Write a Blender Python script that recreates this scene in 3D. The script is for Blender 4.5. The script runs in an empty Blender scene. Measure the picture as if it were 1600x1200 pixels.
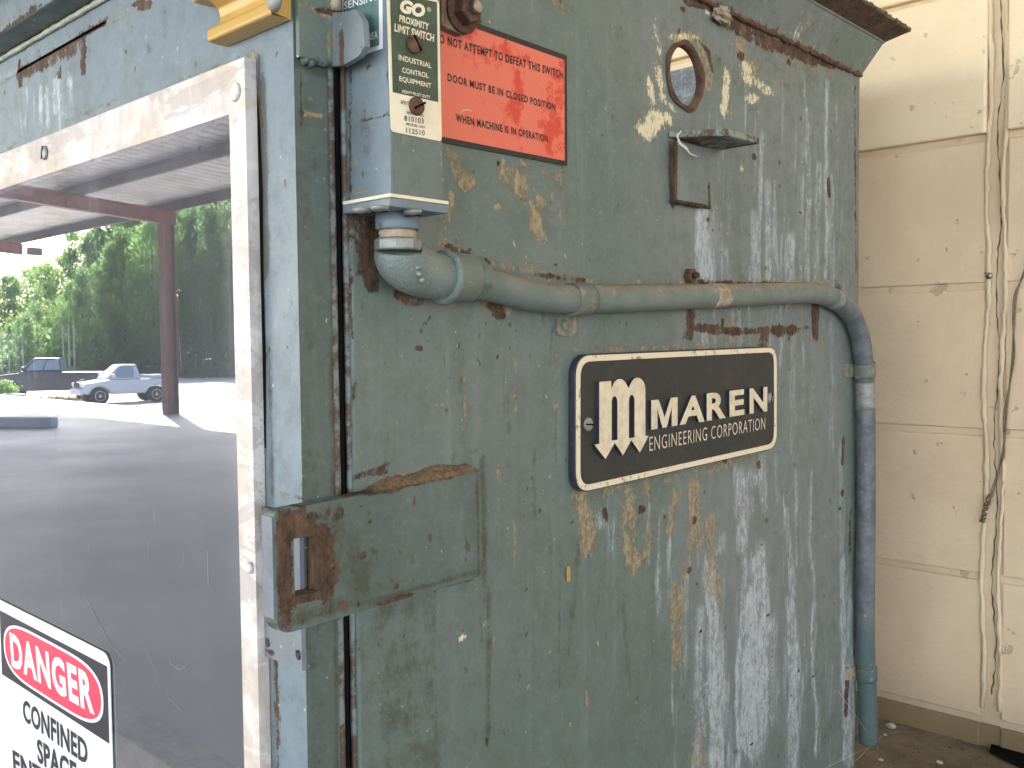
import bpy, bmesh, math, random
import numpy as np
from mathutils import Vector, Matrix
from mathutils.geometry import delaunay_2d_cdt

S = bpy.context.scene
COL = S.collection
random.seed(7)
rng = np.random.default_rng(7)

# ------------------------------------------------------------------ camera
F = 1472.0
CX, CY = 800.0, 600.0
CAMZ = 1.5
yv = np.array([2180 - CX, 520 - CY, F]); yv /= np.linalg.norm(yv)
xv = -np.array([-750 - CX, 549 - CY, F]); xv -= yv * xv.dot(yv); xv /= np.linalg.norm(xv)
zv = np.cross(xv, yv)
W2C = np.stack([xv, yv, zv], axis=1)        # columns: world axes in camera (right, down, forward)
C2W = W2C.T
right, down, fwd = C2W[:, 0], C2W[:, 1], C2W[:, 2]
cam_d = bpy.data.cameras.new('camera')
cam = bpy.data.objects.new('camera', cam_d); COL.objects.link(cam)
cam_d.sensor_width = 36.0
cam_d.lens = F / 1600.0 * 36.0
cam_d.clip_start = 0.01; cam_d.clip_end = 2000
M = Matrix(((right[0], -down[0], -fwd[0], 0), (right[1], -down[1], -fwd[1], 0), (right[2], -down[2], -fwd[2], CAMZ), (0, 0, 0, 1)))
cam.matrix_world = M
S.camera = cam

# ------------------------------------------------------------------ light
SUN_EL = math.radians(42)
SUN_DIR = np.array([-0.93, -0.37, 0.0]); SUN_DIR /= np.linalg.norm(SUN_DIR)
SUN_DIR = SUN_DIR * math.cos(SUN_EL) + np.array([0, 0, math.sin(SUN_EL)])
w = bpy.data.worlds.new('World'); S.world = w; w.use_nodes = True
nt = w.node_tree
bg = nt.nodes['Background']
sky = nt.nodes.new('ShaderNodeTexSky'); sky.sky_type = 'NISHITA'; sky.sun_disc = False
sky.sun_elevation = SUN_EL
sky.sun_rotation = math.atan2(SUN_DIR[0], SUN_DIR[1])
sky.dust_density = 2.5
nt.links.new(sky.outputs[0], bg.inputs[0]); bg.inputs[1].default_value = 0.15
sun_d = bpy.data.lights.new('sun', 'SUN'); sun_d.energy = 4.5; sun_d.angle = math.radians(0.5); sun_d.color = (1, .95, .88)
sun = bpy.data.objects.new('sun', sun_d); COL.objects.link(sun)
sun.rotation_euler = Vector(SUN_DIR.tolist()).to_track_quat('Z', 'Y').to_euler()
S.view_settings.view_transform = 'Standard'
S.view_settings.look = 'None'
S.view_settings.exposure = 3.08
S.view_settings.gamma = 1.0
S.view_settings.use_curve_mapping = False
S.render.engine = 'CYCLES'
S.cycles.max_bounces = 10
S.cycles.diffuse_bounces = 7
S.cycles.glossy_bounces = 4
S.cycles.transparent_max_bounces = 12
S.cycles.sample_clamp_indirect = 6

# ------------------------------------------------------------------ projection helpers
def ray(px, py):
    d = (px - CX) * right + (py - CY) * down + F * fwd
    return d
def onX(px, py, X):
    d = ray(px, py); s = X / d[0]
    return np.array([X, d[1] * s, d[2] * s + CAMZ])
def onY(px, py, Y):
    d = ray(px, py); s = Y / d[1]
    return np.array([d[0] * s, Y, d[2] * s + CAMZ])
def onZ(px, py, Z):
    d = ray(px, py); s = (Z - CAMZ) / d[2]
    return np.array([d[0] * s, d[1] * s, Z])
SX = -0.5            # machine side plane
FY = float(onX(463, 300, SX)[1])   # door front plane
PY = FY - .009       # pane front
WALLY = 1.404
def P2(pl, c, px, py):
    """pixel -> (a,b) on plane; pl 'X' gives (Y,Z), 'Y' gives (X,Z)"""
    p = onX(px, py, c) if pl == 'X' else onY(px, py, c)
    return (p[1], p[2]) if pl == 'X' else (p[0], p[2])
def mirror(p):
    return np.array([p[0], 2 * PY - p[1], p[2]])
def vZ(px, py, Z): return mirror(onZ(px, py, Z))
def vD(px, depth, Z):
    d = ray(px, 545); s = depth / F
    p = np.array([d[0] * s, d[1] * s, Z]); return mirror(p)

# ------------------------------------------------------------------ material helpers
def srgb(r, g, b, k=1.0):
    def f(c):
        c /= 255.0
        return (c / 12.92 if c <= .04045 else ((c + .055) / 1.055) ** 2.4) * k
    return (f(r), f(g), f(b), 1)
class NM:
    def __init__(s, name):
        s.m = bpy.data.materials.new(name); s.m.use_nodes = True
        s.t = s.m.node_tree; s.b = s.t.nodes['Principled BSDF']
        s.out = s.t.nodes['Material Output']
        s.tc = s.n('ShaderNodeTexCoord')
    def n(s, typ, **kw):
        x = s.t.nodes.new(typ)
        for k, v in kw.items(): setattr(x, k, v)
        return x
    def l(s, a, b): s.t.links.new(a, b)
    def val(s, x, inp):
        if isinstance(x, (int, float)): inp.default_value = x
        elif isinstance(x, tuple): inp.default_value = x
        else: s.l(x, inp)
    def math(s, op, a, b=0.0, clamp=False):
        x = s.n('ShaderNodeMath', operation=op, use_clamp=clamp)
        s.val(a, x.inputs[0]); s.val(b, x.inputs[1]); return x.outputs[0]
    def mapping(s, scale=(1, 1, 1), loc=(0, 0, 0), coord='Object'):
        x = s.n('ShaderNodeMapping'); s.l(s.tc.outputs[coord], x.inputs[0])
        x.inputs['Scale'].default_value = scale; x.inputs['Location'].default_value = loc
        return x.outputs[0]
    def noise(s, scale, detail=6, rough=.6, sc=(1, 1, 1), loc=(0, 0, 0), dist=0.0):
        x = s.n('ShaderNodeTexNoise'); s.l(s.mapping(sc, loc), x.inputs['Vector'])
        x.inputs['Scale'].default_value = scale; x.inputs['Detail'].default_value = detail
        x.inputs['Roughness'].default_value = rough; x.inputs['Distortion'].default_value = dist
        return x.outputs['Fac']
    def step(s, v, lo, hi, a=0.0, b=1.0):
        x = s.n('ShaderNodeMapRange', interpolation_type='SMOOTHSTEP')
        s.val(v, x.inputs[0]); x.inputs[1].default_value = lo; x.inputs[2].default_value = hi
        x.inputs[3].default_value = a; x.inputs[4].default_value = b
        return x.outputs[0]
    def mix(s, f, a, b):
        x = s.n('ShaderNodeMix', data_type='RGBA')
        s.val(f, x.inputs[0]); s.val(a, x.inputs[6]); s.val(b, x.inputs[7]); return x.outputs[2]
    def color(s, c): s.val(c, s.b.inputs['Base Color'])
    def rough(s, r): s.val(r, s.b.inputs['Roughness'])
    def bump(s, h, dist=.001, strength=1.0):
        x = s.n('ShaderNodeBump'); x.inputs['Distance'].default_value = dist; x.inputs['Strength'].default_value = strength
        s.val(h, x.inputs['Height']); s.l(x.outputs[0], s.b.inputs['Normal']); return x

GREEN = srgb(103, 119, 112)
BLUE = srgb(120, 138, 145)
def paint_mat(name, ca, cb, rough=.42, streak=1.0, wear=1.0):
    """weathered machine enamel; stains come from the painted attributes stain_a / stain_b"""
    m = NM(name)
    big = m.noise(4.5, 4, .55, (1, 1, .45), (3.1, 1.7, 0))
    col = m.mix(m.step(big, .38, .62), ca, cb)
    # faint vertical run marks
    runs = m.noise(46, 5, .6, (1, 1, .055), (0, 0, 4))
    run_m = m.math('MULTIPLY', m.step(runs, .52, .72), .22 * streak)
    col = m.mix(run_m, col, srgb(140, 150, 148))
    runs2 = m.noise(30, 4, .6, (1, 1, .07), (7, 2, 1))
    col = m.mix(m.math('MULTIPLY', m.step(runs2, .55, .75), .35 * streak), col, srgb(80, 92, 82))
    # mottling
    mot = m.noise(38, 8, .7)
    col = m.mix(m.math('MULTIPLY', m.step(mot, .42, .7), .38), col, srgb(80, 88, 76))
    mot2 = m.noise(160, 4, .7)
    col = m.mix(m.math('MULTIPLY', m.step(mot2, .5, .7), .12), col, srgb(160, 165, 158))
    aa = m.n('ShaderNodeAttribute', attribute_name='stain_a'); sa = m.n('ShaderNodeSeparateColor'); m.l(aa.outputs['Color'], sa.inputs[0])
    ab = m.n('ShaderNodeAttribute', attribute_name='stain_b'); sb = m.n('ShaderNodeSeparateColor'); m.l(ab.outputs['Color'], sb.inputs[0])
    brk = m.noise(420, 5, .8, (1, 1, .6), (6, 6, 1))
    def mask(ch, noise, k, lo=.42, hi=.58):
        lo -= .05; hi += .05; k *= 1.25
        noise = m.math('ADD', m.math('MULTIPLY', noise, .72), m.math('MULTIPLY', brk, .28))
        v = m.math('ADD', ch, m.math('MULTIPLY', m.math('SUBTRACT', noise, .5), k))
        v = m.math('MULTIPLY', v, m.step(ch, .02, .12))
        return m.step(v, lo, hi)
    nz_streak = m.noise(95, 9, .7, (1, 1, .13), (0, 3, 0))
    nz_blob = m.noise(75, 9, .72, (1, 1, .8), (5, 1, 2))
    nz_fine = m.noise(190, 6, .7, (1, 1, .7), (1, 4, 3))
    nz_tone = m.noise(60, 8, .7, (1, 1, .4), (2, 8, 3))
    # blue-grey wash where the top coat has weathered off
    m_wash = mask(sb.outputs[2], nz_blob, 1.5, .25, .8)
    col = m.mix(m.math('MULTIPLY', m_wash, .75), col, m.mix(nz_tone, srgb(104, 110, 110), srgb(128, 133, 134)))
    # dark grime
    m_dark = mask(sb.outputs[0], nz_blob, 1.8, .3, .75)
    col = m.mix(m.math('MULTIPLY', m_dark, .8), col, m.mix(nz_fine, srgb(52, 56, 44), srgb(82, 80, 62)))
    # white mineral runs
    m_white = mask(sa.outputs[0], nz_streak, 2.1, .36, .66)
    wc = m.mix(m.step(nz_tone, .32, .66), srgb(128, 134, 136), srgb(180, 184, 188))
    m_white = m.math('MULTIPLY', m_white, m.step(m.noise(85, 9, .82, (1, 1, .3), (4, 7, 1)), .38, .6, .12, 1.0))
    col = m.mix(m.math('MULTIPLY', m_white, .85), col, wc)
    pk = mask(sa.outputs[0], m.noise(150, 6, .75, (1, 1, .5), (9, 4, 0)), 2.0, .62, .8)
    col = m.mix(m.math('MULTIPLY', pk, .45), col, srgb(200, 203, 206))
    # tan crust
    m_tan = mask(sa.outputs[2], nz_blob, 2.6, .4, .6)
    tc_ = m.mix(m.step(nz_fine, .35, .65), srgb(126, 108, 80), srgb(176, 156, 122))
    col = m.mix(m.math('MULTIPLY', m_tan, .8), col, tc_)
    # cream chips
    m_cream = mask(sb.outputs[1], m.noise(170, 8, .8, (1, 1, .6), (2, 2, 7)), 3.0, .46, .56)
    col = m.mix(m_cream, col, m.mix(nz_fine, srgb(196, 180, 144), srgb(228, 216, 186)))
    # rust
    m_rust = mask(sa.outputs[1], nz_blob, 2.2, .42, .55)
    rc = m.mix(m.step(nz_fine, .35, .65), srgb(56, 43, 35), srgb(90, 67, 52))
    rc = m.mix(m.math('MULTIPLY', m.step(nz_tone, .45, .65), .55), rc, srgb(126, 98, 72))
    col = m.mix(m_rust, col, rc)
    # sparse random specks
    sp = m.step(m.noise(120, 2, .4, (1, 1, .8), (8, 8, 8)), .735, .76)
    col = m.mix(m.math('MULTIPLY', sp, .8 * wear), col, srgb(84, 72, 52))
    sp2 = m.step(m.noise(210, 2, .4, (1, 1, .8), (3, 9, 5)), .745, .765)
    col = m.mix(m.math('MULTIPLY', sp2, .7 * wear), col, srgb(186, 178, 160))
    m.color(col)
    allm = m.math('MAXIMUM', m.math('MAXIMUM', m_tan, m_rust), m.math('MAXIMUM', m_cream, m.math('MULTIPLY', m_white, .7)))
    m.rough(m.math('ADD', m.math('MULTIPLY', allm, .38), m.step(mot, .3, .7, rough - .06, rough + .12)))
    m.b.inputs['Specular IOR Level'].default_value = .35
    h = m.math('MULTIPLY', m.math('ADD', m_tan, m.math('ADD', m_rust, m.math('MULTIPLY', m_white, .3))), m.math('ADD', .6, nz_fine))
    h = m.math('ADD', h, m.math('MULTIPLY', m.noise(260, 4, .6), .35))
    h = m.math('ADD', h, m.math('MULTIPLY', m.noise(9, 3, .5), 3.0))
    m.bump(h, .0007, .6)
    return m.m
PAINT = paint_mat('machine_paint', srgb(99, 112, 105), srgb(111, 118, 115))
PAINT_B = paint_mat('machine_paint_skylit', srgb(110, 124, 134), srgb(120, 134, 142), .38, .5)  # same paint, with the blue sky light on front faces put into the colour
PAINT_D = paint_mat('machine_paint_dark', srgb(85, 98, 92), srgb(94, 104, 100), .45, .5)

def rust_mat(name, a=(74, 55, 46), b=(108, 78, 62), rough=.85, sc=120):
    m = NM(name)
    n1 = m.noise(sc, 8, .75); n2 = m.noise(sc * .3, 6, .7, loc=(4, 4, 4))
    c = m.mix(m.step(n1, .35, .65), srgb(*a), srgb(*b))
    c = m.mix(m.math('MULTIPLY', m.step(n2, .5, .7), .6), c, srgb(124, 98, 78))
    m.color(c); m.rough(rough); m.b.inputs['Specular IOR Level'].default_value = .25
    m.bump(n1, .0009, .8); return m.m
RUST = rust_mat('rusted_steel')
RUST_D = rust_mat('dark_rusted_steel', (58, 48, 42), (84, 66, 54))
def simple(name, c, rough=.5, metal=0.0, var=.12, sc=60, c2=None, bump=0.0002, spec=.5):
    m = NM(name); n1 = m.noise(sc, 7, .7)
    if c2 is None: c2 = tuple(list(np.array(c[:3]) * (1 - 2.5 * var)) + [1])
    m.color(m.mix(m.step(n1, .35, .7), c, c2)); m.rough(rough)
    m.b.inputs['Metallic'].default_value = metal
    m.b.inputs['Specular IOR Level'].default_value = spec
    if bump: m.bump(n1, bump, .6)
    return m.m
BLACKGAP = simple('black_gap', (.006, .006, .006, 1), .9, bump=0, spec=.1)
INK = simple('black_ink', srgb(34, 31, 30), .6, c2=srgb(52, 46, 44), sc=300, bump=0)
STEEL = simple('zinc_steel', srgb(168, 164, 158), .35, .85, sc=200, c2=srgb(120, 114, 104))
GALV = simple('worn_galvanised', srgb(150, 152, 148), .5, .3, sc=140, c2=srgb(120, 122, 112))
CREAM = simple('cream_print', srgb(232, 222, 196), .5, sc=40, c2=srgb(222, 208, 178), bump=0)
WHITE = simple('white_print', srgb(236, 236, 236), .35, sc=20, c2=srgb(228, 228, 230), bump=0)
CAST = simple('cast_white_metal', srgb(222, 206, 178), .45, .0, sc=110, c2=srgb(198, 182, 156), bump=.0002)
def worn(name, base, dirt, sc=70, lo=.6, hi=.7, rough=.5, k=1.0):
    m = NM(name); n1 = m.noise(sc, 9, .75); n2 = m.noise(sc * .25, 5, .6, loc=(3, 3, 3))
    f = m.step(m.math('ADD', m.math('MULTIPLY', n1, .6), m.math('MULTIPLY', n2, .4)), lo - .05, hi - .05)
    m.color(m.mix(m.math('MULTIPLY', f, k), base, dirt)); m.rough(rough); m.bump(n1, .0003, .5); return m.m
RED = worn('faded_red_print', srgb(206, 68, 46), srgb(220, 110, 88), 22, .49, .53, .55)
BLACKFR = worn('worn_black_border', srgb(36, 34, 31), srgb(120, 108, 90), 140, .62, .66, .6)
LABELG = worn('dark_green_print', srgb(52, 70, 54), srgb(64, 82, 66), 50, .5, .6, .45)
LABELT = worn('teal_print', srgb(74, 112, 108), srgb(100, 128, 122), 120, .5, .6, .45)
PLATEBLK = worn('black_plate_enamel', srgb(38, 40, 41), srgb(52, 53, 52), 120, .5, .7, .5)
PLATEEDGE = worn('black_plate_edge', srgb(42, 46, 58), srgb(60, 64, 74), 120, .5, .7, .5)
PINKRED = simple('danger_red', srgb(226, 66, 92), .35, sc=15, c2=srgb(222, 60, 84), bump=0)
DBLACK = simple('danger_black', srgb(44, 42, 50), .35, sc=15, c2=srgb(40, 38, 46), bump=0)
YELLOW = worn('ochre_enamel', srgb(186, 148, 76), srgb(170, 132, 62), 25, .5, .75, .33)
DIRTYW = NM('dusty_acrylic_border')
_n = DIRTYW.noise(28, 8, .7, (1, 1, .35)); _n2 = DIRTYW.noise(150, 6, .7, (1, 1, .3), (4, 1, 1)); _n3 = DIRTYW.noise(12, 5, .6, (1, 1, 1), (9, 1, 1))
_c = DIRTYW.mix(DIRTYW.step(_n, .4, .65), srgb(214, 207, 202), srgb(186, 177, 171))
_n4 = DIRTYW.noise(16, 9, .75, (.5, 1, 1.6), (5, 5, 5), .8)
_c = DIRTYW.mix(DIRTYW.math('MULTIPLY', DIRTYW.step(_n3, .5, .6), .75), _c, srgb(188, 170, 152))
_c = DIRTYW.mix(DIRTYW.math('MULTIPLY', DIRTYW.step(_n4, .53, .56), .55), _c, srgb(164, 152, 148))
_c = DIRTYW.mix(DIRTYW.math('MULTIPLY', DIRTYW.step(_n4, .44, .38), .6), _c, srgb(228, 221, 215))
_c = DIRTYW.mix(DIRTYW.math('MULTIPLY', DIRTYW.step(_n2, .55, .7), .4), _c, srgb(222, 214, 206))
DIRTYW.color(_c); DIRTYW.rough(.35); DIRTYW.b.inputs['Specular IOR Level'].default_value = .5
DIRTYW.bump(_n2, .0003, .4); DIRTYW = DIRTYW.m

# ------------------------------------------------------------------ mesh helpers
class MB:
    def __init__(s): s.v = []; s.f = []; s.sm = []
    def add(s, vs, fs, smooth=False):
        o = len(s.v); s.v += [tuple(map(float, v)) for v in vs]
        s.f += [tuple(i + o for i in f) for f in fs]; s.sm += [smooth] * len(fs); return s
    def box(s, a, b):
        x0, y0, z0 = [min(a[i], b[i]) for i in range(3)]; x1, y1, z1 = [max(a[i], b[i]) for i in range(3)]
        vs = [(x0,y0,z0),(x1,y0,z0),(x1,y1,z0),(x0,y1,z0),(x0,y0,z1),(x1,y0,z1),(x1,y1,z1),(x0,y1,z1)]
        return s.add(vs, [(0,3,2,1),(4,5,6,7),(0,1,5,4),(1,2,6,5),(2,3,7,6),(3,0,4,7)])
    def obox(s, c, ax, ay, az):
        c, ax, ay, az = map(np.array, (c, ax, ay, az))
        vs = [c + sx*ax + sy*ay + sz*az for sz in (-1,1) for sx, sy in ((-1,-1),(1,-1),(1,1),(-1,1))]
        return s.add(vs, [(0,3,2,1),(4,5,6,7),(0,1,5,4),(1,2,6,5),(2,3,7,6),(3,0,4,7)])
    def lathe(s, p, axis, prof, n=32, smooth=True, phase=0.0):
        """prof list of (distance along axis, radius)"""
        p = np.array(p, float); a = np.array(axis, float); a /= np.linalg.norm(a)
        t = np.array([0, 0, 1.0]) if abs(a[2]) < .9 else np.array([1.0, 0, 0])
        u = np.cross(a, t); u /= np.linalg.norm(u); v = np.cross(a, u)
        vs = []; fs = []
        for (d, r) in prof:
            for k in range(n):
                an = 2 * math.pi * k / n + phase
                vs.append(p + a * d + (u * math.cos(an) + v * math.sin(an)) * r)
        for i in range(len(prof) - 1):
            for k in range(n):
                k2 = (k + 1) % n
                fs.append((i*n+k, i*n+k2, (i+1)*n+k2, (i+1)*n+k))
        s.add(vs, fs, smooth)
        o = len(s.v) - len(vs)
        s.f.append(tuple(o + k for k in range(n))[::-1]); s.sm.append(False)
        s.f.append(tuple(o + (len(prof)-1)*n + k for k in range(n))); s.sm.append(False)
        return s
    def tube(s, pts, rad, n=20, caps=True):
        pts = [np.array(p, float) for p in pts]
        if not hasattr(rad, '__len__'): rad = [rad] * len(pts)
        T = []
        for i in range(len(pts)):
            a = pts[max(0, i-1)]; b = pts[min(len(pts)-1, i+1)]; t = b - a; T.append(t / (np.linalg.norm(t) + 1e-12))
        up = np.array([0, 0, 1.0]) if abs(T[0][2]) < .9 else np.array([1.0, 0, 0])
        u = np.cross(T[0], up); u /= np.linalg.norm(u)
        vs = []; fs = []
        for i, p in enumerate(pts):
            u = u - T[i] * u.dot(T[i]); u /= np.linalg.norm(u); v = np.cross(T[i], u)
            for k in range(n):
                an = 2 * math.pi * k / n
                vs.append(p + (u * math.cos(an) + v * math.sin(an)) * rad[i])
        for i in range(len(pts) - 1):
            for k in range(n):
                k2 = (k+1) % n; fs.append((i*n+k, i*n+k2, (i+1)*n+k2, (i+1)*n+k))
        o = len(s.v); s.add(vs, fs, True)
        if caps:
            s.f.append(tuple(o + k for k in range(n))[::-1]); s.sm.append(False)
            s.f.append(tuple(o + (len(pts)-1)*n + k for k in range(n))); s.sm.append(False)
        return s
    def prism(s, poly3, ext):
        """poly3: list of 3-D points (planar), ext: extrusion vector"""
        n = len(poly3); e = np.array(ext, float)
        vs = [np.array(p, float) for p in poly3] + [np.array(p, float) + e for p in poly3]
        fs = [tuple(range(n)), tuple(range(2*n-1, n-1, -1))] + [(i, i+n, (i+1) % n + n, (i+1) % n) for i in range(n)]
        return s.add(vs, fs)
    def build(s, name, mat, parent=None, bevel=0, seg=2, ang=35, recalc=True):
        me = bpy.data.meshes.new(name); me.from_pydata(s.v, [], s.f)
        me.polygons.foreach_set('use_smooth', s.sm)
        if recalc:
            bm = bmesh.new(); bm.from_mesh(me); bmesh.ops.recalc_face_normals(bm, faces=bm.faces); bm.to_mesh(me); bm.free()
        me.materials.append(mat); me.update()
        return link(name, me, parent, bevel, seg, ang)
def link(name, me, parent=None, bevel=0, seg=2, ang=35):
    o = bpy.data.objects.new(name, me); COL.objects.link(o)
    if parent is not None: o.parent = parent
    if bevel:
        md = o.modifiers.new('bevel', 'BEVEL'); md.width = bevel; md.segments = seg; md.limit_method = 'ANGLE'; md.angle_limit = math.radians(ang)
        md.harden_normals = False
    return o
def tag(o, label=None, cat=None, group=None, kind=None):
    if label: o['label'] = label
    if cat: o['category'] = cat
    if group: o['group'] = group
    if kind: o['kind'] = kind
    return o
def empty(name, label, cat, group=None, loc=(0, 0, 0)):
    o = bpy.data.objects.new(name, None); o.empty_display_size = .05; COL.objects.link(o)
    return tag(o, label, cat, group)

# --- stains: strokes given on the picture, laid on the surface plane
CH = dict(white=(0, 0), rust=(0, 1), tan=(0, 2), dark=(1, 0), cream=(1, 1), blue=(1, 2))
def paint_attrs(me, ab, pl, c, strokes):
    """ab: Nx2 plane coordinates of the vertices"""
    n = len(ab)
    A = [np.zeros((n, 4), np.float32), np.zeros((n, 4), np.float32)]
    A[0][:, 3] = 1; A[1][:, 3] = 1
    for st in strokes:
        ch, pts, wpx, strength = st[:4]
        q = [P2(pl, c, *p) for p in pts]
        # width in metres at first point
        x, y = pts[len(pts) // 2][:2]
        a0 = P2(pl, c, x, y); a1 = P2(pl, c, x + 1, y); a2 = P2(pl, c, x, y + 1)
        sa = abs(a1[0] - a0[0]); sb = abs(a2[1] - a0[1])
        wx, wy = (wpx if hasattr(wpx, '__len__') else (wpx, wpx))
        wa, wb = wx * sa, wy * sb
        qa = np.array(q); lo = qa.min(0) - [wa * 1.6, wb * 1.6]; hi = qa.max(0) + [wa * 1.6, wb * 1.6]
        sel = np.where((ab[:, 0] > lo[0]) & (ab[:, 0] < hi[0]) & (ab[:, 1] > lo[1]) & (ab[:, 1] < hi[1]))[0]
        if not len(sel): continue
        p = ab[sel] / [wa, wb]; best = np.full(len(sel), 1e9)
        qq = qa / [wa, wb]
        if len(qq) == 1: best = np.hypot(*(p - qq[0]).T)
        for i in range(len(qq) - 1):
            d = qq[i+1] - qq[i]; L = d.dot(d) + 1e-12
            t = np.clip(((p - qq[i]) @ d) / L, 0, 1)
            best = np.minimum(best, np.hypot(*(p - qq[i] - t[:, None] * d).T))
        wgt = strength * np.clip(1.45 - best, 0, 1)
        k, j = CH[ch]; A[k][sel, j] = np.maximum(A[k][sel, j], wgt)
    for nm, arr in (('stain_a', A[0]), ('stain_b', A[1])):
        at = me.attributes.new(nm, 'FLOAT_COLOR', 'POINT'); at.data.foreach_set('color', arr.ravel())
def in_poly(pts, poly):
    x, y = pts[:, 0], pts[:, 1]; r = np.zeros(len(pts), bool); n = len(poly); j = n - 1
    for i in range(n):
        xi, yi = poly[i]; xj, yj = poly[j]
        cond = ((yi > y) != (yj > y)) & (x < (xj - xi) * (y - yi) / (yj - yi + 1e-15) + xi)
        r ^= cond; j = i
    return r
def resample(poly, step):
    out = []
    for i in range(len(poly)):
        a = np.array(poly[i]); b = np.array(poly[(i+1) % len(poly)]); k = max(1, int(np.hypot(*(b - a)) / step))
        out += [tuple(a + (b - a) * t / k) for t in range(k)]
    return out
def sheet(name, mat, pl, c, outline, holes=(), res=.003, thick=.004, strokes=(), parent=None, bevel=0, warp=None):
    """flat plate on plane pl=c, outline/holes as (a,b) lists; outer face on the plane, thickness goes inwards"""
    pts = []; edges = []
    for lp in [outline] + list(holes):
        r = resample(lp, res); o = len(pts); pts += r
        edges += [(o + i, o + (i+1) % len(r)) for i in range(len(r))]
    arr = np.array(outline); lo = arr.min(0); hi = arr.max(0)
    ga, gb = np.meshgrid(np.arange(lo[0] + res * .5, hi[0], res), np.arange(lo[1] + res * .5, hi[1], res))
    g = np.stack([ga.ravel(), gb.ravel()], 1) + rng.uniform(-.1, .1, (ga.size, 2)) * res
    ok = in_poly(g, outline)
    for h in holes: ok &= ~in_poly(g, h)
    g = g[ok]
    P = np.array(pts)
    if len(g) and len(P) < 4000:
        keep = np.ones(len(g), bool)
        for p in P: keep &= (np.abs(g - p).sum(1) > res * .45)
        g = g[keep]
    co = [Vector(p) for p in P] + [Vector(p) for p in g]
    V, E, Fc, _, _, _ = delaunay_2d_cdt(co, edges, [], 0, 1e-7)
    V = np.array([tuple(v) for v in V]); Fc = np.array([tuple(f) for f in Fc])
    cen = V[Fc].mean(1); k = in_poly(cen, outline)
    for h in holes: k &= ~in_poly(cen, h)
    Fc = Fc[k]
    w_ = np.zeros(len(V)) if warp is None else warp(V)
    if pl == 'X': v3 = np.stack([np.full(len(V), c) + w_, V[:, 0], V[:, 1]], 1); want = 0
    else: v3 = np.stack([V[:, 0], np.full(len(V), c) - w_, V[:, 1]], 1); want = 1
    me = bpy.data.meshes.new(name)
    a = v3[Fc[:, 1]] - v3[Fc[:, 0]]; b = v3[Fc[:, 2]] - v3[Fc[:, 0]]; nn = np.cross(a, b)
    flip = nn[:, 0] < 0 if pl == 'X' else nn[:, 1] > 0
    Fc[flip] = Fc[flip][:, ::-1]
    me.from_pydata(v3.tolist(), [], Fc.tolist())
    used = np.zeros(len(V), bool); used[Fc.ravel()] = True
    paint_attrs(me, V, pl, c, strokes)
    if (~used).any():
        bm = bmesh.new(); bm.from_mesh(me)
        bmesh.ops.delete(bm, geom=[v for v in bm.verts if not v.link_faces], context='VERTS'); bm.to_mesh(me); bm.free()
    me.materials.append(mat)
    o = link(name, me, parent)
    if thick:
        md = o.modifiers.new('thickness', 'SOLIDIFY'); md.thickness = thick; md.offset = -1
    if bevel:
        md = o.modifiers.new('bevel', 'BEVEL'); md.width = bevel; md.segments = 2; md.limit_method = 'ANGLE'; md.angle_limit = math.radians(50)
    return o
def quadpx(pl, c, pts): return [P2(pl, c, *p) for p in pts]
def rrect(a0, b0, a1, b1, r, n=6):
    out = []
    for cx_, cy_, s_ in ((a1 - r, b1 - r, 0), (a0 + r, b1 - r, 90), (a0 + r, b0 + r, 180), (a1 - r, b0 + r, 270)):
        for k in range(n + 1):
            an = math.radians(s_ + 90 * k / n); out.append((cx_ + r * math.cos(an), cy_ + r * math.sin(an)))
    return out
def round_poly(poly, r, n=5):
    out = []; N = len(poly); poly = [np.array(p, float) for p in poly]
    for i in range(N):
        p0, p1, p2 = poly[i-1], poly[i], poly[(i+1) % N]
        rr = r[i] if hasattr(r, '__len__') else r
        d0 = (p0 - p1) / np.linalg.norm(p0 - p1); d2 = (p2 - p1) / np.linalg.norm(p2 - p1)
        a = p1 + d0 * rr; b = p1 + d2 * rr
        for k in range(n + 1):
            t = k / n; out.append(tuple((1-t)**2 * a + 2*t*(1-t) * p1 + t*t * b))
    return out
def to3(pl, c, ab, off=0.0):
    return np.array([c + off, ab[0], ab[1]]) if pl == 'X' else np.array([ab[0], c - off, ab[1]])
def flat(name, mat, pl, c, outline, off, parent, thick=.0002):
    b = MB(); e = np.array([thick, 0, 0]) if pl == 'X' else np.array([0, -thick, 0])
    b.prism([to3(pl, c, q, off) for q in outline], e); return b.build(name, mat, parent)
FONTCACHE = {}
def text_mesh(s, bold=0.0, extr=0.0, shear=0.0, spacing=1.0, res=3):
    cu = bpy.data.curves.new('txt', 'FONT'); cu.body = s; cu.offset = bold; cu.extrude = extr; cu.shear = shear
    cu.space_character = spacing; cu.resolution_u = res
    ob = bpy.data.objects.new('txt', cu); COL.objects.link(ob)
    dg = bpy.context.evaluated_depsgraph_get(); dg.update()
    me = bpy.data.meshes.new_from_object(ob.evaluated_get(dg))
    bpy.data.objects.remove(ob); bpy.data.curves.remove(cu)
    return me
def flank(me, mat):
    me.materials.append(mat)
    for p in me.polygons:
        if p.normal.x < .6: p.material_index = 1
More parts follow.
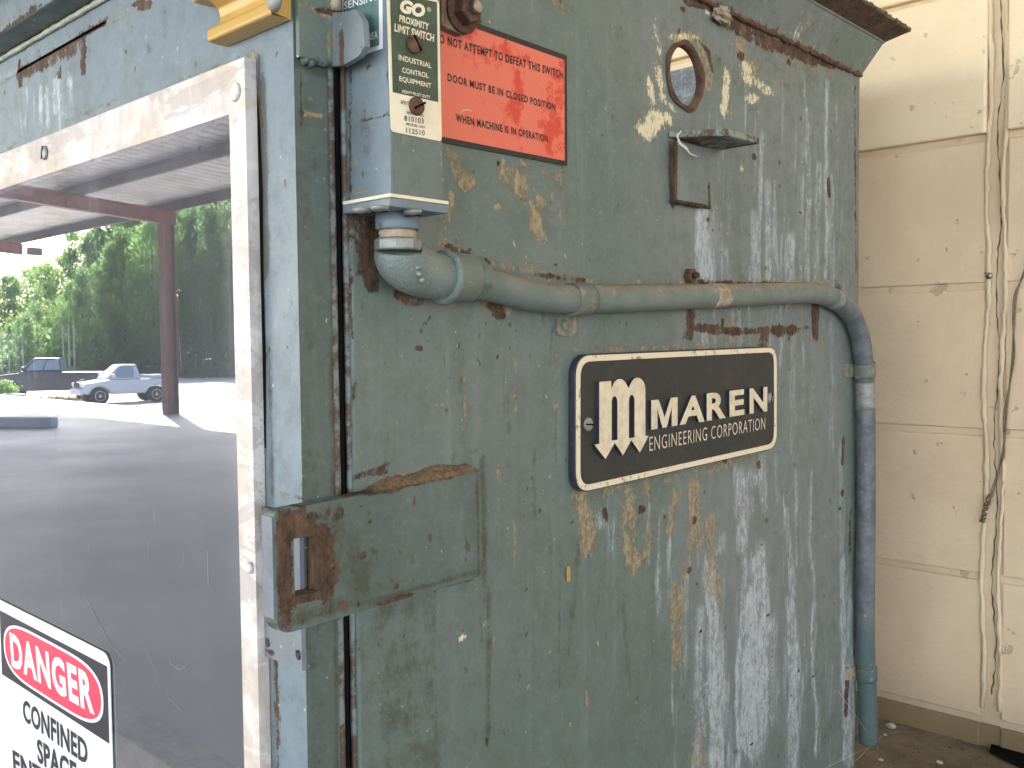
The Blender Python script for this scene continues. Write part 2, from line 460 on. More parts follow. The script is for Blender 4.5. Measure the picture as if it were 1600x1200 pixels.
def text(name, s, mat, pl, c, bl, br, tl, off, parent, bold=.012, raise_=0.0, shear=0.0, spacing=1.05):
    """fit a line of print to the quad given by bottom-left, bottom-right and top-left picture points"""
    me = text_mesh(s, bold, .5 if raise_ else 0.0, shear, spacing)
    n = len(me.vertices); co = np.zeros(n * 3); me.vertices.foreach_get('co', co); co = co.reshape(-1, 3)
    lo = co.min(0); hi = co.max(0); uv = (co - lo) / np.where(hi - lo > 1e-9, hi - lo, 1)
    B = to3(pl, c, P2(pl, c, *bl)); R = to3(pl, c, P2(pl, c, *br)); T = to3(pl, c, P2(pl, c, *tl))
    nrm = np.array([1.0, 0, 0]) if pl == 'X' else np.array([0, -1.0, 0])
    d = off + (uv[:, 2] * raise_ if raise_ else 0 * uv[:, 2])
    v = B + uv[:, :1] * (R - B) + uv[:, 1:2] * (T - B) + d[:, None] * nrm
    me.vertices.foreach_set('co', v.ravel()); me.name = name; me.materials.clear(); me.materials.append(mat); me.update()
    if raise_: flank(me, PLATEEDGE)
    o = bpy.data.objects.new(name, me); COL.objects.link(o); o.parent = parent
    return o
def screw(name, p, axis, r, h, mat, parent, slot=None, dome=.6):
    """slotted pan head; slot = direction of the slot"""
    prof = [(0, r), (h * .35, r)] + [(h * (.35 + .65 * math.sin(a)), r * math.cos(a) if a < 1.5 else r * .02) for a in np.linspace(.25, math.pi/2, 6)]
    b = MB().lathe(p, axis, prof, 24)
    o = b.build(name, mat, parent)
    if slot is not None:
        a = np.array(axis, float); a /= np.linalg.norm(a); s = np.array(slot, float); s /= np.linalg.norm(s); t = np.cross(a, s)
        sb = MB().obox(np.array(p) + a * h * .98, s * r * .93, t * r * .12, a * h * .06)
        sb.build('slot', BLACKGAP, o)
    return o
def hexnut(p, axis, r, h, mat, name, parent, phase=0):
    return MB().lathe(p, axis, [(0, r), (h * .85, r), (h, r * .88)], 6, False, phase).build(name, mat, parent, bevel=r * .06)

# ================================================================== SETTING
# ---- block wall
def block_mat(name, base, dirt):
    m = NM(name); n1 = m.noise(150, 6, .62); n2 = m.noise(8, 5, .6); n3 = m.noise(34, 4, .6, loc=(2, 2, 2))
    pos = m.n('ShaderNodeSeparateXYZ'); m.l(m.tc.outputs['Object'], pos.inputs[0])
    c = m.mix(m.step(n2, .35, .7), base, dirt)
    pits = m.step(n3, .66, .7)
    c = m.mix(m.math('MULTIPLY', pits, .35), c, srgb(128, 108, 86))
    # splashed dirt near the ledge
    mid = m.step(m.math('ADD', pos.outputs[2], m.math('MULTIPLY', n2, .12)), 1.02, 1.12, 1, 0)
    c = m.mix(m.math('MULTIPLY', mid, .3), c, srgb(168, 146, 118))
    m.color(c); m.rough(.75); m.b.inputs['Specular IOR Level'].default_value = .2
    h = m.math('ADD', m.math('MULTIPLY', n1, 1.0), m.math('MULTIPLY', m.step(m.noise(60, 3, .5, loc=(7, 7, 7)), .4, .62), .35))
    h = m.math('SUBTRACT', h, m.math('MULTIPLY', pits, 1.2))
    m.bump(h, .0011, .7)
    # uneven render skin
    return m.m
BLOCK = block_mat('painted_block', srgb(223, 200, 169), srgb(214, 190, 159))
BLOCK_LOW = block_mat('dirt_stained_block', srgb(140, 116, 80), srgb(118, 96, 66))
BLOCK_HI = block_mat('painted_block_lit', srgb(232, 213, 180), srgb(226, 205, 171))  # upper courses; the stronger light on them is put into the paler colour
MORTAR = block_mat('painted_mortar', srgb(218, 198, 168), srgb(204, 182, 152))
wall = empty('block_wall', 'cream painted concrete block wall standing right behind the rusty green machine', 'wall')
z_j = onY(1535, 675, WALLY)[2]             # one joint level
jx = onY(1556, 560, WALLY)[0]              # vertical joint centre
CO = 0.203
backing = MB()
backing.box((-14, WALLY - .0008, 0), (13, WALLY + .2, 4.9))
backing.build('mortar_backing', MORTAR, wall)
blk_me = {}
def block_obj(a0, a1, b0, b1, mat, proud=.0065):
    w_, h_ = a1 - a0, b1 - b0
    out = MB().box((a0, WALLY - proud + .0, b0), (a1, WALLY + .001, b1))
    return out.build('block', mat, wall, bevel=.0035, seg=3)
k0 = math.floor((.9 - z_j) / CO)
for r in range(k0, k0 + 9):
    b0 = z_j + r * CO + .0045; b1 = z_j + (r + 1) * CO - .0045
    for cc in range(-3, 3):
        if cc >= 0: a0 = jx + .013 + cc * .406; a1 = a0 + .396
        else: a1 = jx - .013 + (cc + 1) * .406; a0 = a1 - .396
        hi_ = b0 > z_j + 2 * CO - .02
        jit = random.uniform(-.0008, .0008)
        block_obj(a0, a1, b0 + jit, b1 + jit * .5, BLOCK_HI if hi_ else BLOCK_LOW if b1 < z_j - 2 * CO + .01 else BLOCK, .0045 + (.008 if hi_ else random.uniform(0, .0012)))
far = MB()
for r in range(-8, 18):
    b0 = z_j + r * CO + .0035; b1 = b0 + CO - .007
    if b0 < .0 or b1 > 4.88: continue
    for cc in range(-33, 20):
        if k0 <= r < k0 + 9 and -3 <= cc < 3: continue
        a0 = (jx + .009 + cc * .406) if cc >= 0 else jx - .009 + (cc + 1) * .406 - .399
        far.box((a0, WALLY - .0065, b0), (a0 + .399, WALLY + .001, b1))
tag(far.build('block_courses', BLOCK, wall), kind='stuff')
# messy beads of mortar and caulk along the vertical joint
for (dx, rr) in ((-.0105, .0036), (.0105, .0032)):
    pts = []; zz = .98
    while zz < 2.15:
        pts.append((jx + dx + .0022 * math.sin(zz * 23 + dx * 900) + random.uniform(-.0012, .0012), WALLY - .0055, zz)); zz += .011
    MB().tube(pts, [rr * random.uniform(.6, 1.25) for _ in pts], 8).build('joint_bead', MORTAR, wall)
CRACK = simple('crack_shadow', srgb(110, 92, 72), .9, c2=srgb(78, 62, 46), bump=0)
pts = []; zz = 1.0
while zz < 2.1:
    pts.append((jx + .002 + .003 * math.sin(zz * 31) + random.uniform(-.0012, .0012), WALLY - .0008, zz)); zz += .009
MB().tube(pts, [random.uniform(.0003, .0013) for _ in pts], 6).build('joint_crack', CRACK, wall)

flat_dirt = MB().box((jx - .0128, WALLY - .0016, z_j - 3 * CO), (jx + .0128, WALLY - .0002, z_j - 2 * CO - .004)).build('stained_mortar', BLOCK_LOW, wall, bevel=.0004)
# ---- ledge at the foot of the wall
LZ = onY(1480, 1149, WALLY)[2]
def concrete(name, a, b, sc=12, bump=.002, rough=.8):
    m = NM(name); n1 = m.noise(sc, 8, .65); n2 = m.noise(sc * 9, 6, .7)
    c = m.mix(m.step(n1, .35, .68), a, b); c = m.mix(m.math('MULTIPLY', m.step(n2, .5, .7), .35), c, srgb(70, 58, 42))
    m.color(c); m.rough(rough); m.b.inputs['Specular IOR Level'].default_value = .3
    m.bump(m.math('ADD', n2, m.math('MULTIPLY', n1, 2)), bump, .6); return m.m
LEDGEM = concrete('dusty_brown_concrete', srgb(142, 130, 108), srgb(112, 101, 84))
led = MB()
nx, ny = 150, 60
xs = np.linspace(-1.9, 1.6, nx); ys = np.linspace(.62, WALLY - .001, ny)
slot_a = onZ(1548, 1176, LZ); slot_b = onZ(1600, 1178, LZ)
vs = []
for j, yy in enumerate(ys):
    for i, xx in enumerate(xs):
        vs.append((xx, yy, LZ + .004 * math.sin(xx * 21 + yy * 9) * math.cos(yy * 17) + random.uniform(-.0012, .0012)))
fs = []
for j in range(ny - 1):
    for i in range(nx - 1):
        fs.append((j*nx+i, j*nx+i+1, (j+1)*nx+i+1, (j+1)*nx+i))
led.add(vs, fs, True)
led.box((-1.9, .62, 0), (1.6, WALLY - .001, LZ - .02))
lo_ = led.build('ledge', LEDGEM, None, recalc=False); tag(lo_, 'dusty brown concrete ledge at the foot of the cream block wall', 'ledge', kind='structure')
# floor drain slot on the ledge
cut = [onZ(1549, 1168, LZ), onZ(1546, 1180, LZ), onZ(1640, 1228, LZ), onZ(1640, 1192, LZ)]
cut = [(p[0], p[1], LZ + .0045) for p in cut]
MB().prism(cut, (0, 0, .001)).build('dark_slot', BLACKGAP, lo_)

# ---- slab, ground
SLAB = NM('worn_concrete_slab')
_a = SLAB.noise(.55, 6, .6); _b = SLAB.noise(9, 6, .65)
SLAB.color(SLAB.mix(SLAB.step(_a, .35, .65), srgb(148, 153, 160), srgb(134, 139, 146)))
SLAB.rough(SLAB.step(_a, .3, .7, .46, .58)); SLAB.bump(_b, .002, .3); SLAB = SLAB.m
sl = MB().box((-70, -9.85, -.25), (13, WALLY, 0)).build('slab', SLAB); tag(sl, kind='structure', label='smooth grey concrete floor slab under the canopy')
GRAVEL = NM('pale_gravel_lot')
_a = GRAVEL.noise(.12, 6, .6); _b = GRAVEL.noise(5, 8, .7)
GRAVEL.color(GRAVEL.mix(GRAVEL.step(_a, .35, .65), srgb(206, 198, 184), srgb(186, 180, 170)))
GRAVEL.rough(.9); GRAVEL.bump(_b, .02, .5); GRAVEL = GRAVEL.m
g = MB(); N = 120
def gz(x, y):
    d = -9.85 - y
    t = min(1, max(0, d / 4.2)); t = t * t * (3 - 2 * t)
    return -.03 - .97 * t
xs = np.concatenate([np.linspace(-900, -120, 14), np.linspace(-110, 40, 60), np.linspace(60, 500, 10)])
ys = np.concatenate([np.linspace(-900, -120, 14), np.linspace(-110, -24, 30), np.linspace(-22, -9.8, 26), [30, 200, 600]])
vs = [(x, y, gz(x, y)-(.3 if y > -9.7 else 0)) for y in ys for x in xs]; nx = len(xs)
g.add(vs, [(j*nx+i, j*nx+i+1, (j+1)*nx+i+1, (j+1)*nx+i) for j in range(len(ys)-1) for i in range(nx-1)], True)
tag(g.build('ground', GRAVEL, recalc=False), kind='structure', label='pale sunlit gravel lot beyond the canopy')

# ---- canopy
REDB = simple('red_oxide_steel', srgb(122, 72, 62), .55, c2=srgb(96, 58, 52), sc=3, bump=0)
PURL = simple('grey_purlin_steel', srgb(84, 80, 82), .6, c2=srgb(66, 62, 64), sc=3, bump=0)
DECK = simple('white_roof_sheet', srgb(206, 204, 200), .6, c2=srgb(176, 172, 168), sc=1.2, bump=0)
can = empty('canopy', 'open steel canopy roof with red beams over the concrete slab', 'canopy')
def pz(y): return CAMZ + 2.88 + .07 * (9.3 + y)       # purlin underside
b = MB()
x = -62.0; prof = []
while x < 11: prof += [(x, 0), (x + .2, 0), (x + .225, .06), (x + .275, .06)]; x += .3
y0, y1 = -9.6, 2.2
vs = [(p, y0, pz(y0) + .22 + q) for p, q in prof] + [(p, y1, pz(y1) + .22 + q) for p, q in prof]
n = len(prof); b.add(vs, [(i, i+1, n+i+1, n+i) for i in range(n-1)])
ro = b.build('roof_sheet', DECK, can, recalc=False)
for i in range(6):
    yy = -9.3 + i * 1.95
    MB().box((-62, yy - .035, pz(yy)), (11, yy + .035, pz(yy) + .21)).build('purlin', PURL, can)
colx = vZ(267, 647, 0)
for k in range(-3, 5):
    bx = colx[0] - k * 8.9 * 1.0
    bb = MB()
    for (h0, h1, w_) in ((-.30, -.28, .1), (-.28, -.02, .012), (-.02, -.002, .1)):
        bb.prism([(bx - w_, y0 + .2, pz(y0 + .2) + h0), (bx + w_, y0 + .2, pz(y0 + .2) + h0), (bx + w_, y0 + .2, pz(y0 + .2) + h1), (bx - w_, y0 + .2, pz(y0 + .2) + h1)],
                 (0, y1 - y0 - .2 - .9, .07 * (y1 - y0 - 1.1)))
    bb.build('beam', REDB, can)
for k in (-1, 0):
    bx = colx[0] - k * 8.9
    if k == -1: bx = colx[0] + 8.9 * 1.0
    cy = colx[1]
    zt = pz(cy) - .30
    cb = MB().box((bx - .13, cy - .13, 0), (bx + .13, cy - .11, zt)).box((bx - .13, cy + .11, 0), (bx + .13, cy + .13, zt)).box((bx - .012, cy - .11, 0), (bx + .012, cy + .11, zt))
    if k == 0: cb.build('column', REDB, can)
MB().box((colx[0] - 8.9 - .1, -9.9, pz(-9.9) - .25), (colx[0] - 8.9 + .1, -9.55, pz(-9.9) - .05)).build('floodlight', PURL, can)
# building beyond the right side of the slab is open; a back wall carries the roof

# ================================================================== MACHINE
mach = empty('baling_machine', 'weathered grey-green steel baling machine streaked with rust and white mineral runs', 'machine')
YG0 = P2('X', SX, 553, 700)[0]                  # front edge of side panel
YB = P2('X', SX, 1340, 400)[0]                  # back edge
SEAM = P2('X', SX, 1345, 120)[1]
def vstreak(ch, x, y0, y1, w_, s, wob=3, taper=False):
    pts = []; k = max(2, int((y1 - y0) / 25)); xx = x
    for i in range(k + 1):
        pts.append((xx, y0 + (y1 - y0) * i / k)); xx += random.uniform(-wob, wob) * .6
    return (ch, pts, (w_, w_ * 2.2), s)
R_ = random.Random(11)
st = []
# --- white mineral runs, lower right
WK = .8
for x, y0, y1, w_, s in ((1110, 890, 1200, 17, .8), (1095, 960, 1200, 12, .65), (1128, 1010, 1200, 12, .6), (1160, 760, 850, 13, .75), (1160, 840, 1200, 7, .75),
                         (1185, 880, 1150, 22, .78), (1172, 950, 1150, 26, .85), (1185, 1000, 1160, 30, .7), (1118, 1000, 1200, 22, .7), (1325, 900, 1190, 9, .6), (1205, 980, 1120, 16, .65), (1192, 1090, 1190, 18, .5), (1228, 800, 1200, 7, .72), (1236, 950, 1200, 10, .75),
                         (1238, 1080, 1200, 12, .7), (1268, 740, 1180, 4.5, .68), (1312, 700, 900, 7, .45), (1316, 880, 1180, 8, .72), (1322, 1040, 1190, 9, .7),
                         (1075, 880, 1060, 10, .55), (1035, 800, 960, 6, .62), (1045, 860, 930, 9, .55), (1013, 790, 880, 6, .55), (950, 790, 850, 14, .55), (1120, 860, 930, 10, .6),
                         (1090, 810, 880, 8, .5), (1150, 740, 800, 10, .6), (1190, 720, 790, 12, .6), (1140, 1120, 1200, 10, .5), (1212, 720, 800, 6, .5)):
    st.append(vstreak('white', x, y0, y1, w_ * WK, s * .92, 6))
for x, y0, y1, w_, s in ((1190, 590, 700, 5, .0), (1240, 520, 700, 6, .5), (1255, 540, 660, 4, .45), (1222, 520, 560, 9, .45), (1300, 560, 700, 5, .45), (1298, 470, 560, 5, .4),
                         (1098, 325, 420, 14, .8), (1108, 370, 440, 12, .65), (1120, 330, 410, 8, .45), (1192, 210, 440, 4.5, .62), (1180, 340, 440, 8, .6), (1200, 290, 430, 7, .62), (1212, 330, 440, 7, .55),
                         (1255, 130, 440, 4, .55), (1262, 200, 440, 6, .6), (1278, 260, 430, 6, .55), (1292, 130, 430, 4, .68), (1296, 280, 440, 7, .55), (1240, 160, 300, 4, .4), (1225, 120, 220, 4, .4),
                         (1130, 400, 440, 13, .5), (1160, 130, 300, 4, .3), (1120, 140, 200, 6, .35), (1165, 360, 440, 6, .4), (1235, 380, 440, 12, .6), (1272, 500, 640, 5, .4),
                         (918, 60, 110, 3, .3), (1150, 480, 535, 14, .45), (1100, 520, 548, 8, .6), (1206, 470, 540, 13, .5), (1180, 240, 330, 3, .35), (1290, 440, 520, 8, .4)):
    if s: st.append(vstreak('white', x, y0, y1, w_, s))
for i in range(46):
    x = R_.uniform(1110, 1335); y0 = R_.uniform(110, 420); st.append(vstreak('white', x, y0, y0 + R_.uniform(30, 160), R_.uniform(1.2, 3), R_.uniform(.3, .55)))
for i in range(45):
    x = R_.uniform(1040, 1335); y0 = R_.uniform(730, 1120); st.append(vstreak('white', x, y0, y0 + R_.uniform(40, 200), R_.uniform(1.2, 4), R_.uniform(.3, .6)))
for (x_, y_, a_, b_, s_) in ((945, 812, 16, 24, .6), (1180, 745, 26, 30, .6), (1165, 790, 22, 28, .55), (1125, 850, 12, 26, .6), (1185, 1030, 34, 60, .62), (1115, 1080, 24, 70, .6), (1240, 1110, 20, 60, .55), (1160, 1120, 14, 40, .5)):
    st.append(('white', [(x_, y_)], (a_, b_), s_))
# blue wash
for pts, w_, s in (([(1140, 40), (1120, 260)], (45, 60), .35), ([(1090, 330), (1110, 430)], (30, 30), .6), ([(1200, 120), (1260, 420)], (45, 60), .4), ([(1130, 800), (1160, 1190)], (75, 90), .62), ([(1230, 760), (1240, 1190)], (60, 90), .6), ([(1295, 540), (1310, 1160)], (32, 90), .6),
                   ([(1240, 560), (1240, 740)], (30, 60), .45), ([(960, 850)], (50, 40), .3), ([(780, 430), (860, 540)], (60, 50), .2), ([(1110, 60), (1160, 90)], (40, 30), .5)):
    st.append(('blue', pts, w_, s))
# tan crusts
for pts, w_, s in (([(905, 770), (918, 820), (925, 850)], (15, 22), .72), ([(925, 772), (1060, 745), (1180, 712)], 12, .5), ([(985, 770), (985, 850), (995, 880)], (14, 20), .7), ([(1008, 780), (1012, 860)], (12, 20), .55), ([(1056, 770), (1045, 830)], (8, 16), .62),
                   ([(1085, 760), (1085, 850)], (14, 22), .66), ([(1110, 820), (1115, 920)], (12, 20), .6), ([(1120, 900), (1124, 950)], (6, 14), .6), ([(1064, 930), (1060, 1025)], (9, 20), .6), ([(1052, 920), (1056, 1040)], (6, 20), .55),
                   ([(1160, 790), (1150, 810)], (10, 12), .5), ([(1075, 870), (1072, 900)], (8, 10), .5), ([(965, 835)], (8, 18), .5), ([(1090, 1160), (1095, 1200)], (12, 20), .5),
                   ([(700, 235), (725, 290), (735, 285)], (10, 14), .62), ([(790, 270), (820, 300), (835, 320)], (16, 20), .62), ([(825, 300), (835, 350)], (12, 20), .58), ([(855, 290), (870, 330)], (10, 20), .5), ([(775, 325)], (10, 7), .62), ([(845, 370)], (12, 12), .45),
                   ([(875, 280), (880, 240)], (8, 12), .45), ([(820, 255), (865, 275)], (14, 8), .5), ([(705, 310), (690, 380), (700, 395)], (7, 12), .6), ([(690, 340), (688, 380)], (9, 16), .55), ([(715, 400), (760, 412), (870, 432), (920, 440)], (14, 6), .62), ([(1010, 440), (1290, 440)], (20, 4), .5),
                   ([(735, 470), (785, 488)], (20, 12), .55), ([(775, 495)], (14, 10), .6), ([(800, 424), (830, 412)], (16, 7), .5), ([(905, 548), (1190, 538)], (14, 6), .48), ([(1130, 480), (1150, 530)], (9, 18), .45), ([(1270, 490), (1290, 540)], (8, 16), .4),
                   ([(1160, 70), (1175, 110)], (14, 16), .55), ([(1215, 80), (1260, 100), (1290, 110)], (22, 16), .42), ([(890, 15), (870, 5)], (14, 10), .4), ([(885, 55)], (8, 8), .45), ([(1040, 30), (1030, 100)], (5, 14), .35),
                   ([(580, 750), (690, 735), (730, 729)], (12, 7), .5), ([(545, 870), (585, 940)], (5, 8), .35), ([(868, 545), (870, 620)], (5, 30), .3), ([(720, 215), (780, 235)], (20, 8), .35), ([(1195, 560), (1200, 540)], (8, 8), .4), ([(1335, 490), (1322, 470)], (6, 16), .55), ([(1320, 1100), (1325, 1170)], (5, 20), .3)):
    st.append(('tan', pts, w_, s))
# hole ring crust and cream chips
for pts, w_, s in (([(1058, 62), (1080, 56), (1098, 70)], (13, 10), .8), ([(1100, 82), (1110, 110), (1108, 135)], (8, 12), .66), ([(1050, 70), (1046, 100)], (6, 10), .55)):
    st.append(('tan', pts, w_, s))
for pts, w_, s in (([(1055, 60), (1085, 58)], (14, 7), .5), ([(1024, 45), (1032, 85)], (6, 16), .5), ([(1015, 130), (1022, 155)], (6, 14), .6), ([(1032, 115), (1036, 145)], (9, 14), .55), ([(1028, 185), (1012, 205)], (18, 14), .74), ([(1045, 185)], (12, 12), .6),
                   ([(1137, 120), (1132, 170)], (6, 16), .7), ([(1168, 105), (1170, 122)], (11, 13), .66), ([(1188, 132), (1200, 142)], (13, 9), .6), ([(1170, 158), (1180, 150)], (10, 4), .62), ([(1045, 160), (1055, 172)], (6, 4), .5),
                   ([(1160, 265)], (3, 6), .7), ([(722, 997)], (7, 6), .66), ([(757, 975)], (4, 4), .6), ([(1115, 465)], (0.1, 0.1), 0.0), ([(1063, 460)], (1, 1), 0), ([(1110, 20), (1140, 30)], (10, 6), .55), ([(1095, 440)], (0.1, .1), 0)):
    if s: st.append(('cream', pts, w_, s))
# rust
for pts, w_, s in (([(1076, 3), (1115, 10), (1140, 32), (1200, 62), (1270, 92), (1300, 103)], (7, 7), .85), ([(1125, 35), (1150, 45), (1200, 75)], (16, 9), .6), ([(1200, 66), (1260, 92)], (20, 10), .72), ([(1300, 96), (1312, 100)], (8, 8), .7), ([(1068, 14)], (5, 5), .7),
                   ([(1158, 88)], (6, 9), .75), ([(1232, 98)], (4, 7), .7), ([(1068, 40), (1040, 75)], (3, 6), .4), ([(1095, 65), (1108, 80), (1114, 110)], (4, 5), .7),
                   ([(1060, 215), (1052, 260), (1052, 320)], (4, 9), .72), ([(1056, 315), (1090, 322)], (8, 4), .6), ([(1045, 240), (1048, 250)], (4, 10), .5), ([(1109, 295), (1109, 318)], (3, 7), .65), ([(1062, 200)], (8, 5), .5),
                   ([(1080, 490), (1078, 525)], (9, 12), .72), ([(1090, 512), (1150, 518), (1200, 516)], (16, 7), .72), ([(1205, 516), (1235, 516)], (14, 10), .78), ([(1245, 515), (1262, 512)], (5, 4), .55), ([(1274, 480), (1274, 522)], (6, 10), .9), ([(1195, 520), (1192, 540)], (10, 5), .55),
                   ([(1105, 441), (1180, 444), (1220, 443)], (22, 5), .6), ([(1130, 500), (1120, 520)], (8, 6), .5), ([(1302, 440), (1310, 450)], (5, 8), .5), ([(1318, 690), (1316, 720)], (3, 10), .8), ([(1316, 770)], (3, 7), .8), ([(1318, 1040)], (0.1, 1), 0),
                   ([(1328, 800), (1327, 860)], (3, 16), .6), ([(1322, 1070), (1320, 1110)], (4, 14), .7), ([(1004, 796)], (7, 8), .85), ([(1038, 808)], (3, 5), .8), ([(945, 800), (948, 812)], (5, 8), .55), ([(1085, 812)], (4, 8), .8), ([(1078, 890)], (4, 5), .75), ([(1132, 716)], (5, 9), .75), ([(1150, 712)], (4, 6), .7), ([(1185, 725)], (4, 9), .8), ([(1089, 912)], (3, 4), .7),
                   ([(568, 345), (570, 400), (578, 440)], (13, 20), .82), ([(550, 330), (560, 400)], (7, 30), .6), ([(575, 330), (585, 380)], (12, 20), .7), ([(628, 462), (650, 470)], (22, 12), .66), ([(565, 470), (566, 480)], (4, 8), .6), ([(654, 545)], (8, 6), .66), ([(655, 520), (675, 490)], (3, 7), .4),
                   ([(700, 385), (760, 412)], (12, 6), .5), ([(770, 478), (780, 495)], (13, 9), .66), ([(850, 430), (900, 437)], (26, 5), .55), ([(720, 7), (740, 30)], (14, 10), .5),
                   ([(565, 742), (600, 735), (605, 728)], (12, 9), .62), ([(590, 760), (690, 740)], (30, 4), .5), ([(570, 950), (615, 930), (700, 910)], (14, 4), .6), ([(610, 600), (620, 580)], (0.1, 1), 0), ([(548, 340), (548, 560)], (3, 40), .5), ([(553, 560), (556, 1190)], (2, 60), .4),
                   ([(887, 895)], (3, 9), 0), ([(760, 1160)], (4, 9), .6), ([(570, 860)], (0.1, .1), 0), ([(1333, 900), (1334, 1150)], (2, 60), .35), ([(1335, 150), (1336, 440)], (2, 20), .5), ([(1293, 285), (1294, 300)], (2.5, 9), .9), ([(1180, 245)], (4, 5), .9)):
    if s: st.append(('rust', pts, w_, s))
# dark grime
for pts, w_, s in (([(620, 960), (640, 1200)], (60, 90), .42), ([(670, 950), (675, 1200)], (16, 70), .5), ([(765, 960), (762, 1130)], (6, 60), .5), ([(580, 600), (600, 720)], (40, 60), .25), ([(720, 560), (722, 680)], (8, 40), .35), ([(905, 860), (890, 1010)], (4, 40), .45), ([(755, 740), (757, 900)], (6, 30), .6),
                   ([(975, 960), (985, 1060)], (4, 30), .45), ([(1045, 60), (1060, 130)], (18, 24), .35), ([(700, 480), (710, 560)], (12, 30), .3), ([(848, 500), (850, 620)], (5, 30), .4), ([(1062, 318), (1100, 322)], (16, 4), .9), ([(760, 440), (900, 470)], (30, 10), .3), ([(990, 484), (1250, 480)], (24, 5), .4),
                   ([(740, 40), (860, 20)], (26, 12), .18), ([(1130, 120), (1270, 110)], (50, 30), .4), ([(640, 880), (660, 1000)], (40, 30), .2), ([(560, 1000), (575, 1200)], (14, 80), .35), ([(1330, 1100), (1250, 1190)], (24, 24), .4), ([(835, 900), (836, 1030)], (2, 40), .3), ([(1100, 700), (1000, 760)], (30, 6), .4)):
    st.append(('dark', pts, w_, s))
for i in range(230):
    x = R_.uniform(560, 1330); y = R_.uniform(60, 1190)
    st.append((R_.choice(['dark', 'dark', 'rust', 'tan']), [(x, y)], (R_.uniform(1, 4), R_.uniform(1.5, 6)), R_.uniform(.5, .9)))
for i in range(70):
    x = R_.uniform(560, 960); y = R_.uniform(480, 1100); st.append(vstreak(R_.choice(['dark', 'tan', 'dark', 'blue']), x, y, y + R_.uniform(30, 140), R_.uniform(1.5, 4), R_.uniform(.3, .5)))
# panel mesh with the round sight hole
hc = P2('X', SX, 1071, 119); he = P2('X', SX, 1102, 122); ht = P2('X', SX, 1068, 72)
h_top = P2('X', SX, 1066, 70)[1]; h_bot = P2('X', SX, 1072, 165)[1]; h_l = P2('X', SX, 1045, 110)[0]; h_r = P2('X', SX, 1097, 125)[0]
HC = ((h_l + h_r) / 2, (h_top + h_bot) / 2); HR = ((h_r - h_l) / 2 + (h_top - h_bot) / 2) / 2
def side_panel():
    ya = np.arange(YG0, YB, .0021); ya[-1] = YB
    za = np.concatenate([[.25, .5, .8], np.arange(.93, SEAM, .0021), [SEAM]])
    A, B = np.meshgrid(ya, za); A = A.ravel().copy(); B = B.ravel().copy(); nx = len(ya); nz = len(za)
    d = np.hypot(A - HC[0], B - HC[1]); inside = d < HR
    idx = np.arange(nx * nz).reshape(nz, nx)
    q = np.stack([idx[:-1, :-1].ravel(), idx[:-1, 1:].ravel(), idx[1:, 1:].ravel(), idx[1:, :-1].ravel()], 1)
    q = q[~inside[q].all(1)]
    bnd = np.zeros(nx * nz, bool); bnd[q.ravel()] = True; mv = bnd & inside
    A[mv] = HC[0] + (A[mv] - HC[0]) / d[mv] * HR; B[mv] = HC[1] + (B[mv] - HC[1]) / d[mv] * HR
    X = SX + .0012 * np.sin(A * 9 + B * 4) * np.sin(B * 6 + 1) + .0005 * np.sin(A * 31) * np.sin(B * 23)
    used = np.where(bnd)[0]; remap = -np.ones(nx * nz, int); remap[used] = np.arange(len(used)); q = remap[q]
    v3 = np.stack([X, A, B], 1)[used]
    me = bpy.data.meshes.new('side_panel')
    me.vertices.add(len(v3)); me.vertices.foreach_set('co', v3.ravel())
    me.loops.add(len(q) * 4); me.loops.foreach_set('vertex_index', q.ravel().astype(np.int32))
    me.polygons.add(len(q)); me.polygons.foreach_set('loop_start', np.arange(0, len(q) * 4, 4, dtype=np.int32))
    me.polygons.foreach_set('use_smooth', np.ones(len(q), bool)); me.update(calc_edges=True); me.validate()
    paint_attrs(me, v3[:, 1:], 'X', SX, st)
    me.materials.append(PAINT)
    o = link('side_panel', me, mach)
    md = o.modifiers.new('thickness', 'SOLIDIFY'); md.thickness = .006; md.offset = -1
    return o
side_panel()
flat('paint_dab', YELLOW, 'X', SX, [P2('X', SX, *p_) for p_ in ((883, 885), (888, 884), (889, 905), (886, 909), (883, 906))], .0016, mach)
# rim of the hole
b = MB()
prof = [(-.0065, HR - .0006), (.0008, HR - .0006), (.0016, HR + .001), (.0012, HR + .003), (.0003, HR + .0048)]
n = 48; vs = []; fs = []
for d_, r_ in prof:
    for k in range(n):
        an = 2*math.pi*k/n; rr = r_ + (.0012 * math.sin(5*an+1) + random.uniform(-.0006, .0006) if r_ > HR + .004 else 0)
        vs.append((SX + d_, HC[0] + rr*math.cos(an), HC[1] + rr*math.sin(an)))
for i in range(len(prof)-1):
    for k in range(n): fs.append((i*n+k, i*n+(k+1) % n, (i+1)*n+(k+1) % n, (i+1)*n+k))
b.add(vs, fs, True); tag(b.build('hole_rim', RUST, mach), 'rusty rim of the round sight hole')
# rolled seam bead under the flare, with crusted weld
pts = []; yy = YG0 - .02
while yy < YB:
    pts.append((SX + .002 + random.uniform(-.0005, .0008), yy, SEAM + random.uniform(-.0012, .0012))); yy += .004
MB().tube(pts, [random.uniform(.0018, .0036) for _ in pts], 8).build('weld_seam', RUST, mach)
